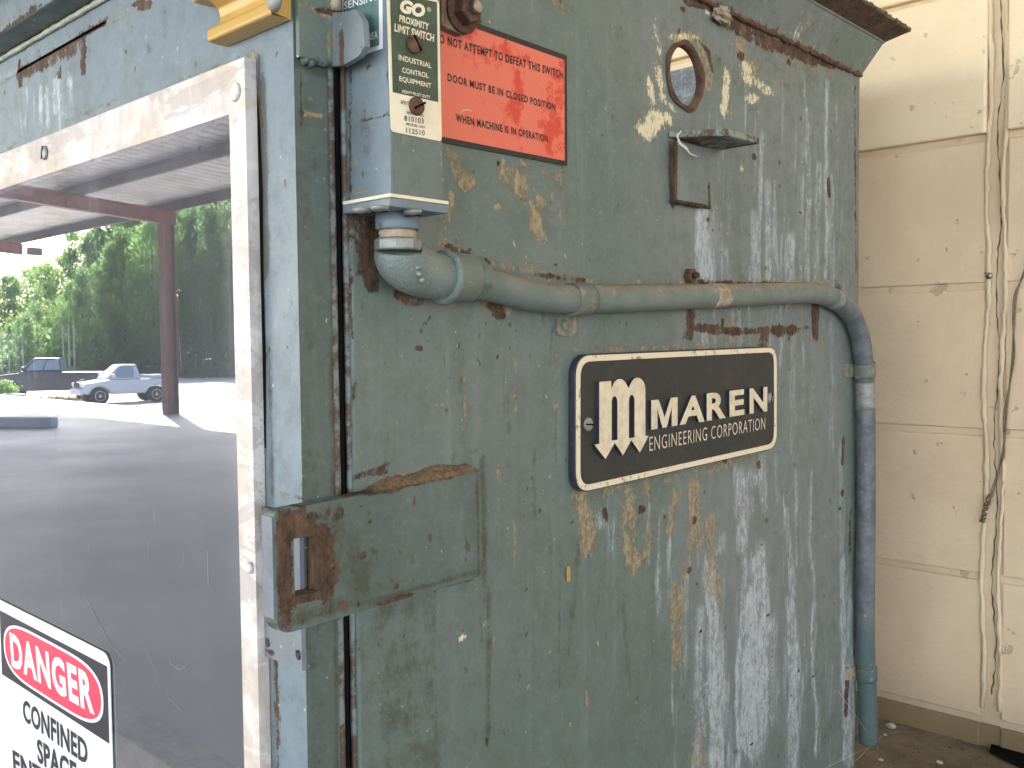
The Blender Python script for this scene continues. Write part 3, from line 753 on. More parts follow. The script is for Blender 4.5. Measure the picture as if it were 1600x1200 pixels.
# flare and lip of the hopper mouth
fl = [(0, 0), (.0215, .043), (.045, .057)]
def flare(p0, p1, mat, name, outp):
    pass
XL = -1.75
def ring(off, z, back=True):
    # outline corners of the hopper mouth (front-left, front-right, back-right, back-left)
    return [(XL - off, .36 - off, z), (SX + off, .36 - off, z), (SX + off, YB + off, z), (XL - off, YB + off, z)]
def grid_between(name, a0, a1, b0, b1, mat, strokes_fn=None, nu=160, nv=14, thick=.005):
    vs = []; a0, a1, b0, b1 = map(np.array, (a0, a1, b0, b1))
    for j in range(nv + 1):
        for i in range(nu + 1):
            u, v = i / nu, j / nv; vs.append((a0 * (1-u) + a1 * u) * (1-v) + (b0 * (1-u) + b1 * u) * v)
    fs = [(j*(nu+1)+i, j*(nu+1)+i+1, (j+1)*(nu+1)+i+1, (j+1)*(nu+1)+i) for j in range(nv) for i in range(nu)]
    me = bpy.data.meshes.new(name); me.from_pydata([tuple(v) for v in vs], [], fs)
    if strokes_fn:
        A = np.zeros((len(vs), 4), np.float32); B = A.copy()
        for k, v in enumerate(vs):
            i = k % (nu + 1); j = k // (nu + 1); A[k], B[k] = strokes_fn(i / nu, j / nv)
        for nm, arr in (('stain_a', A), ('stain_b', B)):
            at = me.attributes.new(nm, 'FLOAT_COLOR', 'POINT'); at.data.foreach_set('color', arr.ravel())
    me.materials.append(mat); o = link(name, me, mach)
    md = o.modifiers.new('thickness', 'SOLIDIFY'); md.thickness = thick; md.offset = 0
    return o
def side_fl(u, v):
    return (.35 * max(0, math.sin(u * 40)) ** 4, .55 * max(0, 1 - v * 4), .35 * max(0, 1 - v * 3), 1), (.25, .5 * max(0, math.sin(u * 25 + 1)) ** 6 * (1 - v), .3, 1)
r0, r1, r2 = ring(0, SEAM), ring(fl[1][0], SEAM + fl[1][1]), ring(fl[2][0], SEAM + fl[2][1])
grid_between('flare_panel', r0[1], r0[2], r1[1], r1[2], PAINT, side_fl)
grid_between('flare_panel', r0[2], r0[3], r1[2], r1[3], PAINT)
grid_between('lip', r1[1], r1[2], r2[1], r2[2], RUST_D)
grid_between('lip', r1[2], r1[3], r2[2], r2[3], RUST_D)
# crumbly crust on the lip edge
pts = []; t = 0
a, c_ = np.array(r2[1]), np.array(r2[2]); L = np.linalg.norm(c_ - a); kk = int(L / .004)
pts = [a + (c_ - a) * i / kk + np.array([random.uniform(-.0008, .0008), 0, random.uniform(-.001, .0015)]) for i in range(kk + 1)]
MB().tube(pts, [random.uniform(.002, .0036) for _ in pts], 8).build('lip_edge', rust_mat('crusted_lip_edge', (70, 62, 44), (120, 108, 78)), mach)
pts = [np.array(r1[1]) + (np.array(r1[2]) - np.array(r1[1])) * i / 40 + np.array([.001, 0, -.0015]) for i in range(41)]
MB().tube(pts, .0022, 8).build('weld_seam', PAINT, mach)
# crust lump on the seam
lump = onX(1128, 24, SX + .004)
bm = bmesh.new(); bmesh.ops.create_icosphere(bm, subdivisions=3, radius=1)
for v in bm.verts:
    k = 1 + .35 * math.sin(v.co.x * 5 + 1) * math.sin(v.co.z * 7) + random.uniform(-.1, .1)
    v.co = Vector((v.co.x * .006 * k, v.co.y * .014 * k, v.co.z * .008 * k)) + Vector(lump.tolist())
me = bpy.data.meshes.new('crust_lump'); bm.to_mesh(me); bm.free()
CRUST = simple('pale_crust', srgb(170, 160, 138), .9, sc=150, c2=srgb(120, 96, 74), bump=.001)
me.materials.append(CRUST); link('crust_lump', me, mach)

# back and far side, inner plates
bz = onY(1064, 108, YB - .004)[2]
hole_back = onY(1066, 108, YB - .004)
b = MB().box((XL, YB - .006, .25), (SX - .007, YB, hole_back[2]))
tag(b.build('back_panel', worn('inner_plate_paint', srgb(122, 126, 134), srgb(172, 176, 180), 170, .52, .66, .6), mach), 'blue-grey inner plate seen through the round hole')
MB().box((XL, .36, .25), (XL + .006, YB - .007, SEAM)).build('far_side_panel', PAINT, mach)
# press chamber behind the window: dark inside
CHM = simple('dark_chamber', srgb(42, 44, 46), .8, sc=9, c2=srgb(30, 31, 33), bump=0)
ch = MB()
x0c, x1c, y0c, y1c, z0c, z1c = XL + .02, SX - .03, .362, .66, .3, 1.76
for a_, b_ in (((x0c, y1c, z0c), (x1c, y1c + .004, z1c)), ((x0c, y0c, z0c), (x0c + .004, y1c, z1c)), ((x1c - .004, y0c, z0c), (x1c, y1c, z1c)), ((x0c, y0c, z0c - .004), (x1c, y1c, z0c)), ((x0c, y0c, z1c), (x1c, y1c, z1c + .004))):
    ch.box(a_, b_)
ch.build('press_chamber', CHM, mach)
MB().box((SX - .05, .3605, .25), (SX - .002, YG0 - .006, SEAM)).build('door_jamb', BLACKGAP, mach)
MB().box((XL, .3605, z1c + .005), (SX - .052, .368, SEAM)).build('front_header', PAINT_B, mach)

# ================================================================== DOOR
# everything of the door hangs under one part
DTOP = onY(0, 93, FY)[2] - .001
dz0 = .35
# pane opening
PXR = onY(384, 600, PY)[0]                     # outer right of acrylic
pz_top = onY(384, 88, PY)[2]
ipx = P2('Y', PY, 368, 600)[0]
in_r = P2('Y', PY, 360, 260)[0]; in_t = P2('Y', PY, 351, 181)[1]
out_l = XL + .12
ds = []
ds += [('rust', [(30, 112), (60, 96), (100, 74), (163, 36)], (9, 5), .85), ('rust', [(45, 112), (75, 100), (110, 80)], (14, 12), .66), ('rust', [(130, 62), (131, 110)], (5, 10), .85), ('rust', [(30, 118), (32, 132)], (4, 8), .6), ('rust', [(92, 110), (93, 122)], (5, 9), .6),
       ('rust', [(212, 5), (228, 10)], (10, 8), .85), ('blue', [(175, 30), (215, 12)], (18, 10), .8), ('dark', [(180, 35), (212, 22)], (14, 4), .55), ('dark', [(0, 130), (22, 120)], (14, 4), .55), ('white', [(0, 120), (24, 112)], (12, 6), .5),
       ('tan', [(0, 236), (120, 185), (380, 84)], (16, 5), .55), ('rust', [(180, 160), (250, 135)], (18, 5), .6), ('tan', [(395, 85), (405, 95)], (10, 8), .75), ('rust', [(405, 95), (408, 200)], (4, 16), .7), ('dark', [(409, 130), (414, 420)], (8, 20), .9), ('dark', [(412, 420), (428, 780)], (4, 30), .7),
       ('rust', [(424, 560), (430, 780)], (3, 40), .6), ('rust', [(430, 1050), (432, 1200)], (4, 40), .75), ('tan', [(470, 775), (450, 772)], (16, 7), .6), ('rust', [(468, 200), (486, 1190)], (2.5, 60), .5), ('rust', [(455, 770), (478, 785)], (12, 5), .5), ('rust', [(447, 240)], (4, 4), .6), ('rust', [(452, 1075)], (3, 7), .6),
       ('blue', [(430, 200), (450, 1190)], (20, 60), .2)]
for i in range(26):
    x = R_.uniform(26, 115); y0 = 150 - x * .3; ds.append(vstreak('white', x, y0, y0 + R_.uniform(25, 90), R_.uniform(1, 3), R_.uniform(.4, .75)))
for i in range(40):
    x = R_.uniform(5, 470); y = R_.uniform(0, 200) if x < 400 else R_.uniform(100, 1190)
    ds.append((R_.choice(['rust', 'dark', 'white']), [(x, y)], (R_.uniform(1, 3), R_.uniform(1.5, 4)), R_.uniform(.5, .8)))
open_poly = [(out_l + .06, dz0 + .1), (in_r + .012, dz0 + .1), (in_r + .012, in_t + .012), (out_l + .06, in_t + .012)]
cut0, cut1 = P2('Y', FY, 27, 112), P2('Y', FY, 165, 34)
slotp = [(cut0[0], cut0[1] - .0018), (cut1[0], cut1[1] - .0018), (cut1[0], cut1[1] + .0012), (cut0[0], cut0[1] + .0012)]
door = sheet('door', PAINT_B, 'Y', FY, [(XL + .02, dz0), (SX, dz0), (SX, DTOP), (XL + .02, DTOP)], [open_poly, slotp], .0055, .0, ds, mach)
# rust inside the slot
b = MB().box((cut0[0] - .01, FY + .004, cut0[1] - .02), (cut1[0] + .01, FY + .006, cut1[1] + .02)).build('slot_backing', RUST_D, door)
# door return (side edge, facing +X)
yr1 = P2('X', SX, 521, 600)[0]
rs = [('dark', [(470, 100), (520, 118)], (30, 10), .85), ('dark', [(515, 120), (526, 1190)], (5, 60), .7), ('rust', [(520, 110), (524, 800)], (3, 60), .65), ('tan', [(478, 178), (500, 182)], (10, 6), .6), ('dark', [(480, 200), (495, 1150)], (22, 80), .4), ('rust', [(468, 100), (470, 180)], (3, 20), .5), ('rust', [(485, 240)], (3, 3), .5),
      ]
for i in range(40): rs.append((R_.choice(['dark', 'tan', 'dark']), [(R_.uniform(470, 520), R_.uniform(120, 1190))], (R_.uniform(2, 6), R_.uniform(2, 7)), R_.uniform(.5, .75)))
sheet('door_edge', PAINT_D, 'X', SX, [(FY + .0004, dz0), (yr1, dz0), (yr1, DTOP), (FY + .0004, DTOP)], [], .003, .006, rs, door)
# gasket strips in the gap
y2 = P2('X', SX - .002, 530, 600)[0]
gb = MB(); pts = [(SX - .0042, yr1 + .0034, z) for z in np.arange(dz0, DTOP, .02)]
GASK = worn('strip_steel', srgb(120, 130, 128), srgb(86, 66, 54), 60, .5, .58, .6)
gb.tube([(p[0] + random.uniform(-.0002, .0002), p[1], p[2]) for p in pts], .0034, 12).build('edge_strip', GASK, door)
pts = [(SX - .0045, YG0 - .0005, z) for z in np.arange(dz0, SEAM, .02)]
MB().tube(pts, .0024, 8).build('panel_edge_strip', GASK, mach)
# chipped upper corner block on the door edge and the bent target tab
yA = P2('X', SX + .004, 468, 60)[0]; yB_ = P2('X', SX + .004, 517, 60)[0]
zlow = P2('X', SX + .004, 500, 97)[1]
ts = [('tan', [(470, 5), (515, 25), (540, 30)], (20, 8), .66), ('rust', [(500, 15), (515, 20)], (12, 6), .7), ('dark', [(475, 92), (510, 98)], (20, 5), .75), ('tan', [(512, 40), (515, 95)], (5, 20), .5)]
sheet('tab_plate', PAINT, 'X', SX + .0045, [(FY + .0012, zlow), (yB_ + .004, zlow), (yB_ + .004, DTOP), (FY + .0012, DTOP)], [], .003, .004, ts, door, bevel=.0008)
TY = yB_ + .001
tp = [P2('Y', TY, *p) for p in ((512, 20), (538, 19), (556, 14), (567, 32), (570, 72), (560, 88), (536, 102), (512, 104))]
tsr = [('rust', [(534, 50), (534, 98)], (4, 12), .75), ('tan', [(522, 25), (524, 100)], (5, 10), .5), ('blue', [(550, 30), (555, 80)], (20, 30), .7), ('rust', [(563, 75)], (3, 5), .5)]
o = sheet('target_tab', PAINT_B, 'Y', TY, tp, [], .003, .0042, tsr, door, bevel=.0008)
tag(o, 'bent grey steel tab with a clipped corner and a rust run')
# weld blob by the tab
pts = [onX(452 + i * 2.2, 92 + 6 * math.sin(i * .9) * .5 + i * .25, SX + .002) for i in range(31) if i > 8]
MB().tube(pts, [random.uniform(.0015, .0036) for _ in pts], 8).build('weld_bead', PAINT_D, door)
p = onX(524, 18, SX + .004)
MB().lathe(p - np.array([.0, 0, 0]), (0, 0, 1), [(0, .0035), (.004, .0045), (.008, .003)], 12).build('crusted_pin', CRUST, door)

# yellow channel block
yd = FY
b = MB()
pb = onY(355, 74, .295); pr = onY(452, 30, .295)
X0b = onY(333, 66, .295)[0]; X1b = SX - .0035; zb = onY(345, 69, .295)[2]
zstep = zb + .020
# profile in (Y,Z): lower foot, hollow web, upper flange
fy0 = FY - .015; zb = onY(354, 74, FY)[2]
prof = [(FY - .0005, zb - .0005), (fy0 + .001, zb), (fy0, zb + .001), (fy0, zb + .0075), (fy0 + .003, zb + .0098), (fy0 + .0085, zb + .0125), (fy0 + .0100, zb + .018), (fy0 + .0085, zb + .0235), (fy0 + .003, zb + .0265), (fy0 - .002, zb + .029), (fy0 - .002, zb + .09), (FY - .0005, zb + .09)]
prof = round_poly(prof, .0012, 3)
X0b = onY(324, 60, fy0)[0]; X1b = SX - .0008
b.prism([(X0b, y, z) for y, z in prof], (X1b - X0b, 0, 0))
yo = b.build('channel_block', YELLOW, mach, bevel=.001); tag(yo, 'ochre yellow channel-shaped block bolted near the top of the door')
X0f = onY(301, 10, fy0)[0]
MB().prism([(X0f, y, z) for y, z in [(fy0 - .0015, zb + .0293), (fy0 - .0015, zb + .0895), (FY - .001, zb + .0895), (FY - .001, zb + .0293)]], (X0b - X0f + .001, 0, 0)).build('channel_end', YELLOW, yo, bevel=.002)
pbz = onY(426, 1, fy0)
screw('round_bolt', (pbz[0], fy0 + .003, pbz[2]), (0, -1, 0), .006, .006, GALV, yo)

# front ledge above the door
e0 = DTOP + .002
e1 = FY - .025
zu = onY(0, 50, e1)[2]
ls = [('rust', [(0, 55), (60, 8)], (12, 7), .6), ('rust', [(20, 45), (45, 28)], (12, 5), .6), ('tan', [(0, 40), (50, 20)], (20, 10), .4)]
MB().box((XL, e1, e0), (SX + .001, .36, e0 + .004)).build('header_ledge', PAINT_D, mach, bevel=.001)
zf = e0 + .030
sheet('header_face', PAINT_B, 'Y', e1 - .0005, [(XL, e0 + .0005), (SX + .001, e0 + .0005), (SX + .001, zf), (XL, zf)], [], .004, .004, ls, mach)
MB().box((XL, FY - .057, zf), (SX + .012, .36, zf + .005)).build('header_lip', RUST_D, mach, bevel=.001)
MB().box((XL, FY - .057, zf + .0055), (SX + .012, FY - .051, SEAM + .06)).build('header_lip_face', PAINT_D, mach)
pts = [(x_, FY - .002, DTOP - .001 + random.uniform(-.0005, .0005)) for x_ in np.arange(XL + .05, SX, .006)]
MB().tube(pts, [random.uniform(.002, .0028) for _ in pts], 8).build('weld_seam', simple('pale_weld', srgb(168, 172, 160), .5, sc=80), mach)

# ---- acrylic window
pane = NM('dusty_clear_acrylic')
pane.t.nodes.remove(pane.b)
gl = pane.n('ShaderNodeBsdfGlossy'); gl.inputs['Roughness'].default_value = .008; gl.inputs['Color'].default_value = (.96, .97, 1, 1)
tr = pane.n('ShaderNodeBsdfTransparent'); tr.inputs['Color'].default_value = (.85, .87, .88, 1)
df = pane.n('ShaderNodeBsdfDiffuse'); df.inputs['Color'].default_value = srgb(190, 190, 200)
fr = pane.n('ShaderNodeFresnel'); fr.inputs['IOR'].default_value = 1.49
f2 = pane.math('MULTIPLY', fr.outputs[0], 2.3, True)
mx = pane.n('ShaderNodeMixShader'); pane.l(f2, mx.inputs[0]); pane.l(tr.outputs[0], mx.inputs[1]); pane.l(gl.outputs[0], mx.inputs[2])
dn = pane.noise(22, 9, .75, (1, 1, .3)); dn2 = pane.noise(260, 4, .7, (1, 1, .07)); dn3 = pane.noise(3, 4, .6, (1, 1, 1), (2, 2, 2))
at = pane.n('ShaderNodeAttribute', attribute_name='stain_a'); sp_ = pane.n('ShaderNodeSeparateColor'); pane.l(at.outputs['Color'], sp_.inputs[0])
dust = pane.math('ADD', pane.step(dn3, .3, .7, .06, .12), pane.math('MULTIPLY', pane.step(dn2, .55, .75), .05))
edge = pane.math('MULTIPLY', sp_.outputs[0], pane.step(pane.math('ADD', pane.math('MULTIPLY', dn2, .7), pane.math('MULTIPLY', dn, .8)), .55, 1.1, .0, .55))
dust = pane.math('ADD', dust, edge, True)
mx2 = pane.n('ShaderNodeMixShader'); pane.l(dust, mx2.inputs[0]); pane.l(mx.outputs[0], mx2.inputs[1]); pane.l(df.outputs[0], mx2.inputs[2])
pane.l(mx2.outputs[0], pane.out.inputs[0]); PANE = pane.m
dstro = [('white', [(0, 290), (352, 183)], (30, 28), .75), ('white', [(352, 190), (356, 300)], (14, 30), .6), ('white', [(356, 300), (372, 900)], (8, 60), .35), ('white', [(60, 330), (340, 240)], (90, 50), .35)]
sheet('window_pane', PANE, 'Y', PY + .0005, [(out_l + .05, dz0 + .05), (in_r, dz0 + .05), (in_r, in_t), (out_l + .05, in_t)], [], .008, 0, dstro, door)
# border of the acrylic, thick
orx = P2('Y', PY, 384, 200)[0]
op = [(out_l, dz0 + .02), (orx, dz0 + .02), (orx, pz_top), (out_l, pz_top)]
ip = [(out_l + .05, dz0 + .06), (in_r, dz0 + .06), (in_r, in_t), (out_l + .05, in_t)]
bo = sheet('window_border', DIRTYW, 'Y', PY, op, [ip], .02, .0085, (), door, bevel=.0008)
tag(bo, 'cloudy off-white border of the clear window')
for (sx_, sy_) in ((71, 239), (368, 144), (391, 887), (-60, 300)):
    p = onY(sx_, sy_, PY); 
    if sx_ > 385: p[0] = orx - .006
    screw('border_screw', (p[0], PY - .0003, p[2]), (0, -1, 0), .0062 if sx_ < 380 else .004, .003, GALV if sx_ == 71 else DIRTYW, door, slot=(.3, 0, 1) if sx_ == 71 else None)
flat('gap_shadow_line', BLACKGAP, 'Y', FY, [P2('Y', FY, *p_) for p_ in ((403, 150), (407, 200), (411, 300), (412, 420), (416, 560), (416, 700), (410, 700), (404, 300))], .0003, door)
# hairline scratches on the pane
SCR = simple('scratch', srgb(150, 150, 156), .6, bump=0)
sb_ = MB()
def scr(pts, w_=.0002):
    w_ *= .55
    q = [to3('Y', PY, P2('Y', PY, *p_), .0003) for p_ in pts]
    sb_.tube(q, [w_ * .3] + [w_] * (len(q) - 2) + [w_ * .3] if len(q) > 2 else w_, 5)
scr([(130, 925), (150, 965), (175, 1010), (205, 1040)], .0003)
scr([(222, 998), (235, 1030), (248, 1065)]); scr([(262, 1020), (268, 1038), (280, 1046), (290, 1042), (296, 1030)], .00025)
scr([(185, 1148), (205, 1175), (230, 1205)], .0003); scr([(286, 860), (287, 880)]); scr([(324, 860), (326, 915)]); scr([(280, 515), (283, 560), (286, 580)], .0003)
scr([(350, 362), (354, 385)], .0003); scr([(339, 420), (343, 410), (342, 418)], .0004); scr([(265, 1092), (283, 1108)], .0003); scr([(55, 455), (50, 475)], .0003); scr([(92, 275), (90, 293)], .0003)
for i in range(30):
    x = R_.uniform(5, 350); y = R_.uniform(240, 1180); L = R_.uniform(4, 30); scr([(x, y), (x + R_.uniform(-4, 4), y + L)], R_.uniform(.00008, .00016))
tag(sb_.build('scratches', SCR, door), kind='stuff')

# ---- latch plate on the door front and the slotted strap
LPY = FY - .0035
lp = [P2('Y', LPY, 400, 793), P2('Y', LPY, 405, 1020), P2('Y', LPY, 412, 1024)]
zt_ = P2('Y', LPY, 400, 793)[1]; zb_ = P2('Y', LPY, 407, 1022)[1]; xl_ = P2('Y', LPY, 403, 900)[0]
lh = []
for (px_, py_, r_) in ((418, 1004, .0032), (466, 1024, .0032), (410, 810, .003)):
    c0 = P2('Y', LPY, px_, py_); lh.append([(c0[0] + r_ * math.cos(a_), c0[1] + r_ * math.sin(a_)) for a_ in np.linspace(0, 2*math.pi, 13)[:-1]])
lstro = [('rust', [(402, 800), (405, 1010)], (2, 40), .5), ('rust', [(408, 1015), (425, 1020)], (6, 5), .7), ('tan', [(410, 1018)], (6, 4), .6), ('rust', [(466, 1020)], (5, 6), .6), ('tan', [(480, 1000), (483, 1040)], (3, 14), .5), ('blue', [(405, 810), (440, 1010)], (30, 60), .9), ('rust', [(415, 960)], (4, 10), .4), ('cream', [(440, 1008)], (4, 4), .6)]
o = sheet('latch_plate', paint_mat('latch_paint', srgb(128, 132, 144), srgb(116, 122, 132), .4, .3), 'Y', LPY, [(xl_, zb_), (SX + .001, zb_), (SX + .001, zt_), (xl_, zt_)], lh, .003, .0032, lstro, door)
tag(o, 'grey-blue latch plate with small screw holes on the door corner')
MB().box((xl_ + .001, LPY - .0002, zt_ - .001), (SX + .0005, FY + .0002, zt_ + .0012)).build('dust_cap', rust_mat('settled_brown_dust', (98, 78, 66), (130, 108, 92)), door)
STX = SX + .013
def q(px, py): return P2('X', STX, px, py)
outl = [q(430, 797), q(560, 772), q(748, 742), q(751, 900), q(615, 938), q(560, 956), q(447, 991), q(431, 962)]
zA = q(431, 800)[1]; zB = q(449, 990)[1]
yL = q(430, 850)[0]; yR = q(750, 820)[0]
outl = round_poly([(yL, zA), (yR, q(748, 737)[1]), (yR, q(750, 901)[1]), (q(600, 940)[0], q(600, 945)[1]), (yL, zB)], [.003, .002, .004, .004, .011])
slot_ = [q(459, 842), q(497, 836), q(498, 924), q(461, 932)]
ss = [('rust', [(442, 840), (446, 950)], (15, 50), .86), ('rust', [(455, 835), (500, 832)], (20, 9), .8), ('rust', [(503, 840), (506, 925)], (13, 26), .84), ('rust', [(455, 938), (500, 930)], (26, 9), .84), ('rust', [(470, 812), (520, 806)], (34, 14), .5), ('rust', [(515, 850), (520, 890)], (18, 26), .55), ('rust', [(512, 795), (512, 800)], (4, 7), .8),
      ('rust', [(568, 868)], (6, 7), .95), ('rust', [(578, 816)], (6, 5), .6), ('dark', [(500, 950), (560, 930)], (60, 16), .55), ('dark', [(435, 975), (540, 945)], (26, 12), .7), ('rust', [(450, 975), (540, 945)], (20, 10), .42), ('rust', [(535, 945), (540, 950)], (8, 8), .8), ('dark', [(510, 820), (560, 900)], (36, 50), .6), ('dark', [(745, 745), (748, 895)], (3, 50), .7), ('rust', [(590, 770), (690, 748)], (40, 3), .7),
      ('rust', [(600, 942), (640, 930)], (18, 4), .8), ('dark', [(600, 935), (720, 900)], (50, 5), .75), ('dark', [(640, 780), (645, 900)], (10, 40), .35), ('blue', [(700, 760), (720, 870)], (30, 30), .4), ('blue', [(480, 800), (540, 930)], (40, 60), .35)]
for i in range(90): ss.append((R_.choice(['dark', 'rust', 'dark']), [(abs(R_.gauss(0, 90)) + 440, R_.uniform(780, 960))], (R_.uniform(2, 6), R_.uniform(2, 7)), R_.uniform(.5, .85)))
LATCHP = paint_mat('latch_end_paint', srgb(124, 128, 140), srgb(114, 120, 130), .4, .3)
MB().box((SX + .0004, yL - .0012, zB + .0105), (STX - .0012, yL - .0001, zA - .003)).build('strap_end', LATCHP, mach)
o = sheet('latch_strap', PAINT_D, 'X', STX, outl, [slot_], .0025, .0125, ss, mach, bevel=.0012)
tag(o, 'thick green steel strap with a rectangular slot worn to rust')
# wood-dust heap lying on the strap and on its weld
RS = random.Random(5)
SAW = rust_mat('sawdust_brown', (98, 78, 60), (142, 120, 96), .9, 300)
hb = MB(); n_ = 90; base = []
ya_ = q(585, 760)[0]; yb2 = yR
vs = []; fs = []
for i in range(n_ + 1):
    t = i / n_; y_ = ya_ + (yb2 - ya_) * t; zt2 = zA + (q(748, 737)[1] - zA) * ((y_ - yL) / (yR - yL))
    h_ = (.008 * min(1, t * 3.5) * (.8 + .2 * math.sin(t * 12)) + RS.uniform(-.0005, .001)) * (1 if t < .97 else .5)
    vs += [(SX + .0132, y_, zt2 + .0002), (SX + .0095, y_, zt2 + h_ * .45 + RS.uniform(-.0004, .0004)), (SX + .005, y_, zt2 + h_ * .85), (SX + .0005, y_, zt2 + h_)]
for i in range(n_):
    for k in range(3): fs.append((i*4+k, i*4+k+1, (i+1)*4+k+1, (i+1)*4+k))
hb.add(vs, fs, True); tag(hb.build('sawdust_heap', SAW, mach), kind='stuff')
pts = [(SX + .003, y_, q(600, 940)[1] + (q(748, 903)[1] - q(600, 940)[1]) * ((y_ - q(600, 940)[0]) / (yR - q(600, 940)[0])) - .001 + random.uniform(-.001, .001)) for y_ in np.arange(q(575, 940)[0], yR, .004)]
MB().tube(pts, [random.uniform(.0022, .004) for _ in pts], 8).build('weld_bead', PAINT_D, mach)
pts = [(SX + .001, yR + .001, z_) for z_ in np.arange(q(750, 895)[1], q(748, 745)[1], .004)]
MB().tube(pts, [random.uniform(.0012, .0022) for _ in pts], 8).build('weld_bead', PAINT_D, mach)

# ---- small shelf bracket on the side
bt = onX(1062, 208, SX + .004)
BX = SX + .006
bp = [P2('X', BX, *p_) for p_ in ((1056, 222), (1110, 232), (1107, 318), (1052, 313))]
y0b, y1b = P2('X', BX, 1055, 260)[0], P2('X', BX, 1109, 260)[0]
ztb = P2('X', BX, 1080, 226)[1]; zbb = P2('X', BX, 1080, 316)[1]
brk = sheet('bracket_plate', PAINT, 'X', BX, [(y0b, zbb), (y1b, zbb), (y1b, ztb), (y0b, ztb)], [], .004, .0055,
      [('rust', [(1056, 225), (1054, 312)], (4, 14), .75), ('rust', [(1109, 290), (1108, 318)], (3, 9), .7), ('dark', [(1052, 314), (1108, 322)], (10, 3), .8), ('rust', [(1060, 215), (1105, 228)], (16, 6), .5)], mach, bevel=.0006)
ztop = onX(1062, 215, BX)[2]
# horizontal tab: corner points on its underside plane, found where the picture's rays meet that height
zt2 = ztop
c1 = onZ(1137, 212, zt2); c2 = onZ(1187, 225, zt2)
yb0 = y0b - .001; outx = c1[0]
tabp = [(SX + .0, yb0, zt2), (outx, yb0, zt2), (c2[0], c2[1], zt2), (SX, c2[1] + .002, zt2)]
tabp = [(SX - .0005, yb0, zt2), (c1[0], c1[1], zt2), (c2[0], c2[1], zt2), (SX - .0005, c2[1], zt2)]
o = MB().prism(tabp, (0, 0, .0065)).build('bracket_shelf', worn('rusty_shelf', srgb(92, 68, 56), srgb(128, 138, 128), 90, .5, .56, .75), mach, bevel=.0012)
tag(o, 'rusty flat tab jutting out below the round hole')
pts = [(SX + .004, y_, zbb - .001 + random.uniform(-.0008, .0008)) for y_ in np.arange(y0b - .003, y1b + .004, .003)]
MB().tube(pts, [random.uniform(.0012, .0026) for _ in pts], 8).build('weld_bead', RUST_D, mach)
# string hanging from the shelf
sp3 = [onX(*p_, SX + .012) for p_ in ((1064, 205), (1058, 212), (1062, 224), (1072, 232), (1078, 240), (1090, 245))]
MB().tube(sp3, [.0007, .0007, .0014, .0014, .0007, .0004], 6).build('string_scrap', CREAM, mach)

# nut above the conduit
p = onX(1077, 431, SX + .002)
nt_ = hexnut((SX, p[1], p[2]), (1, 0, 0), .0075, .007, RUST, 'nut', mach)
MB().lathe((SX + .006, p[1], p[2]), (1, 0, 0), [(0, .003), (.006, .003)], 12).build('bolt_end', RUST_D, nt_)

# ================================================================== LIMIT SWITCH
sw = empty('limit_switch', 'square-bodied grey-green proximity limit switch box mounted above the conduit elbow', 'switch')
SWX = SX + .043; SWY = P2('X', SX, 545, 250)[0]
SWY = onX(609, 200, SWX)[1]; SWY2 = onX(690, 200, SWX)[1]
swz = onX(610, 303, SWX)[2]
fsz = [('dark', [(570, 150), (572, 220)], (16, 30), .4), ('rust', [(548, 60), (546, 300)], (4, 60), .5), ('rust', [(550, 190), (600, 182)], (20, 3), .6), ('tan', [(556, 250)], (4, 9), .66), ('rust', [(575, 105)], (10, 8), .4), ('rust', [(604, 120), (606, 300)], (2, 40), .5), ('tan', [(545, 300), (600, 298)], (20, 3), .5), ('blue', [(575, 140), (575, 290)], (30, 60), .35)]
MB().box((SX + .0005, SWY + .002, swz), (SWX - .002, SWY2, DTOP + .12)).build('switch_body', PAINT, sw, bevel=.0012)
sheet('switch_face', PAINT_B, 'Y', SWY, [(SX + .0005, swz), (SWX, swz), (SWX, DTOP + .12), (SX + .0005, DTOP + .12)], [], .002, .0018, fsz, sw)
sheet('switch_face', PAINT, 'X', SWX, [(SWY + .002, swz), (SWY2, swz), (SWY2, DTOP + .12), (SWY + .002, DTOP + .12)], [], .002, .0018, [('white', [(612, 200), (612, 300)], (2, 60), .5), ('tan', [(690, 240), (690, 300)], (3, 30), .4)], sw)
MB().box((SX, SWY - .005, swz - .0028), (SWX + .005, SWY2 + .001, swz - .0004)).build('gasket', CREAM, sw, bevel=.0005)
MB().box((SX, SWY - .005, swz - .0085), (SWX + .005, SWY2 + .001, swz - .003)).build('end_plate', PAINT_B, sw, bevel=.0008)
for px_, py_ in ((565, 326), (620, 318), (676, 324)):
    p = onZ(px_, py_, swz - .0086); p[0] = min(p[0], SWX + .0005)
    screw('end_screw', (p[0], p[1], swz - .0085), (0, 0, -1), .0058, .0035, GALV, sw, slot=(1, .6, 0))
# coupling + locknut + elbow centre line
EX = SX + .0225
ec = onX(621, 340, EX); ex_, ey_ = EX, ec[1]
zc1 = swz - .0085
z360 = onX(621, 360, EX)[2]; z376 = onX(621, 372, EX)[2]; z392 = onX(621, 392, EX)[2]
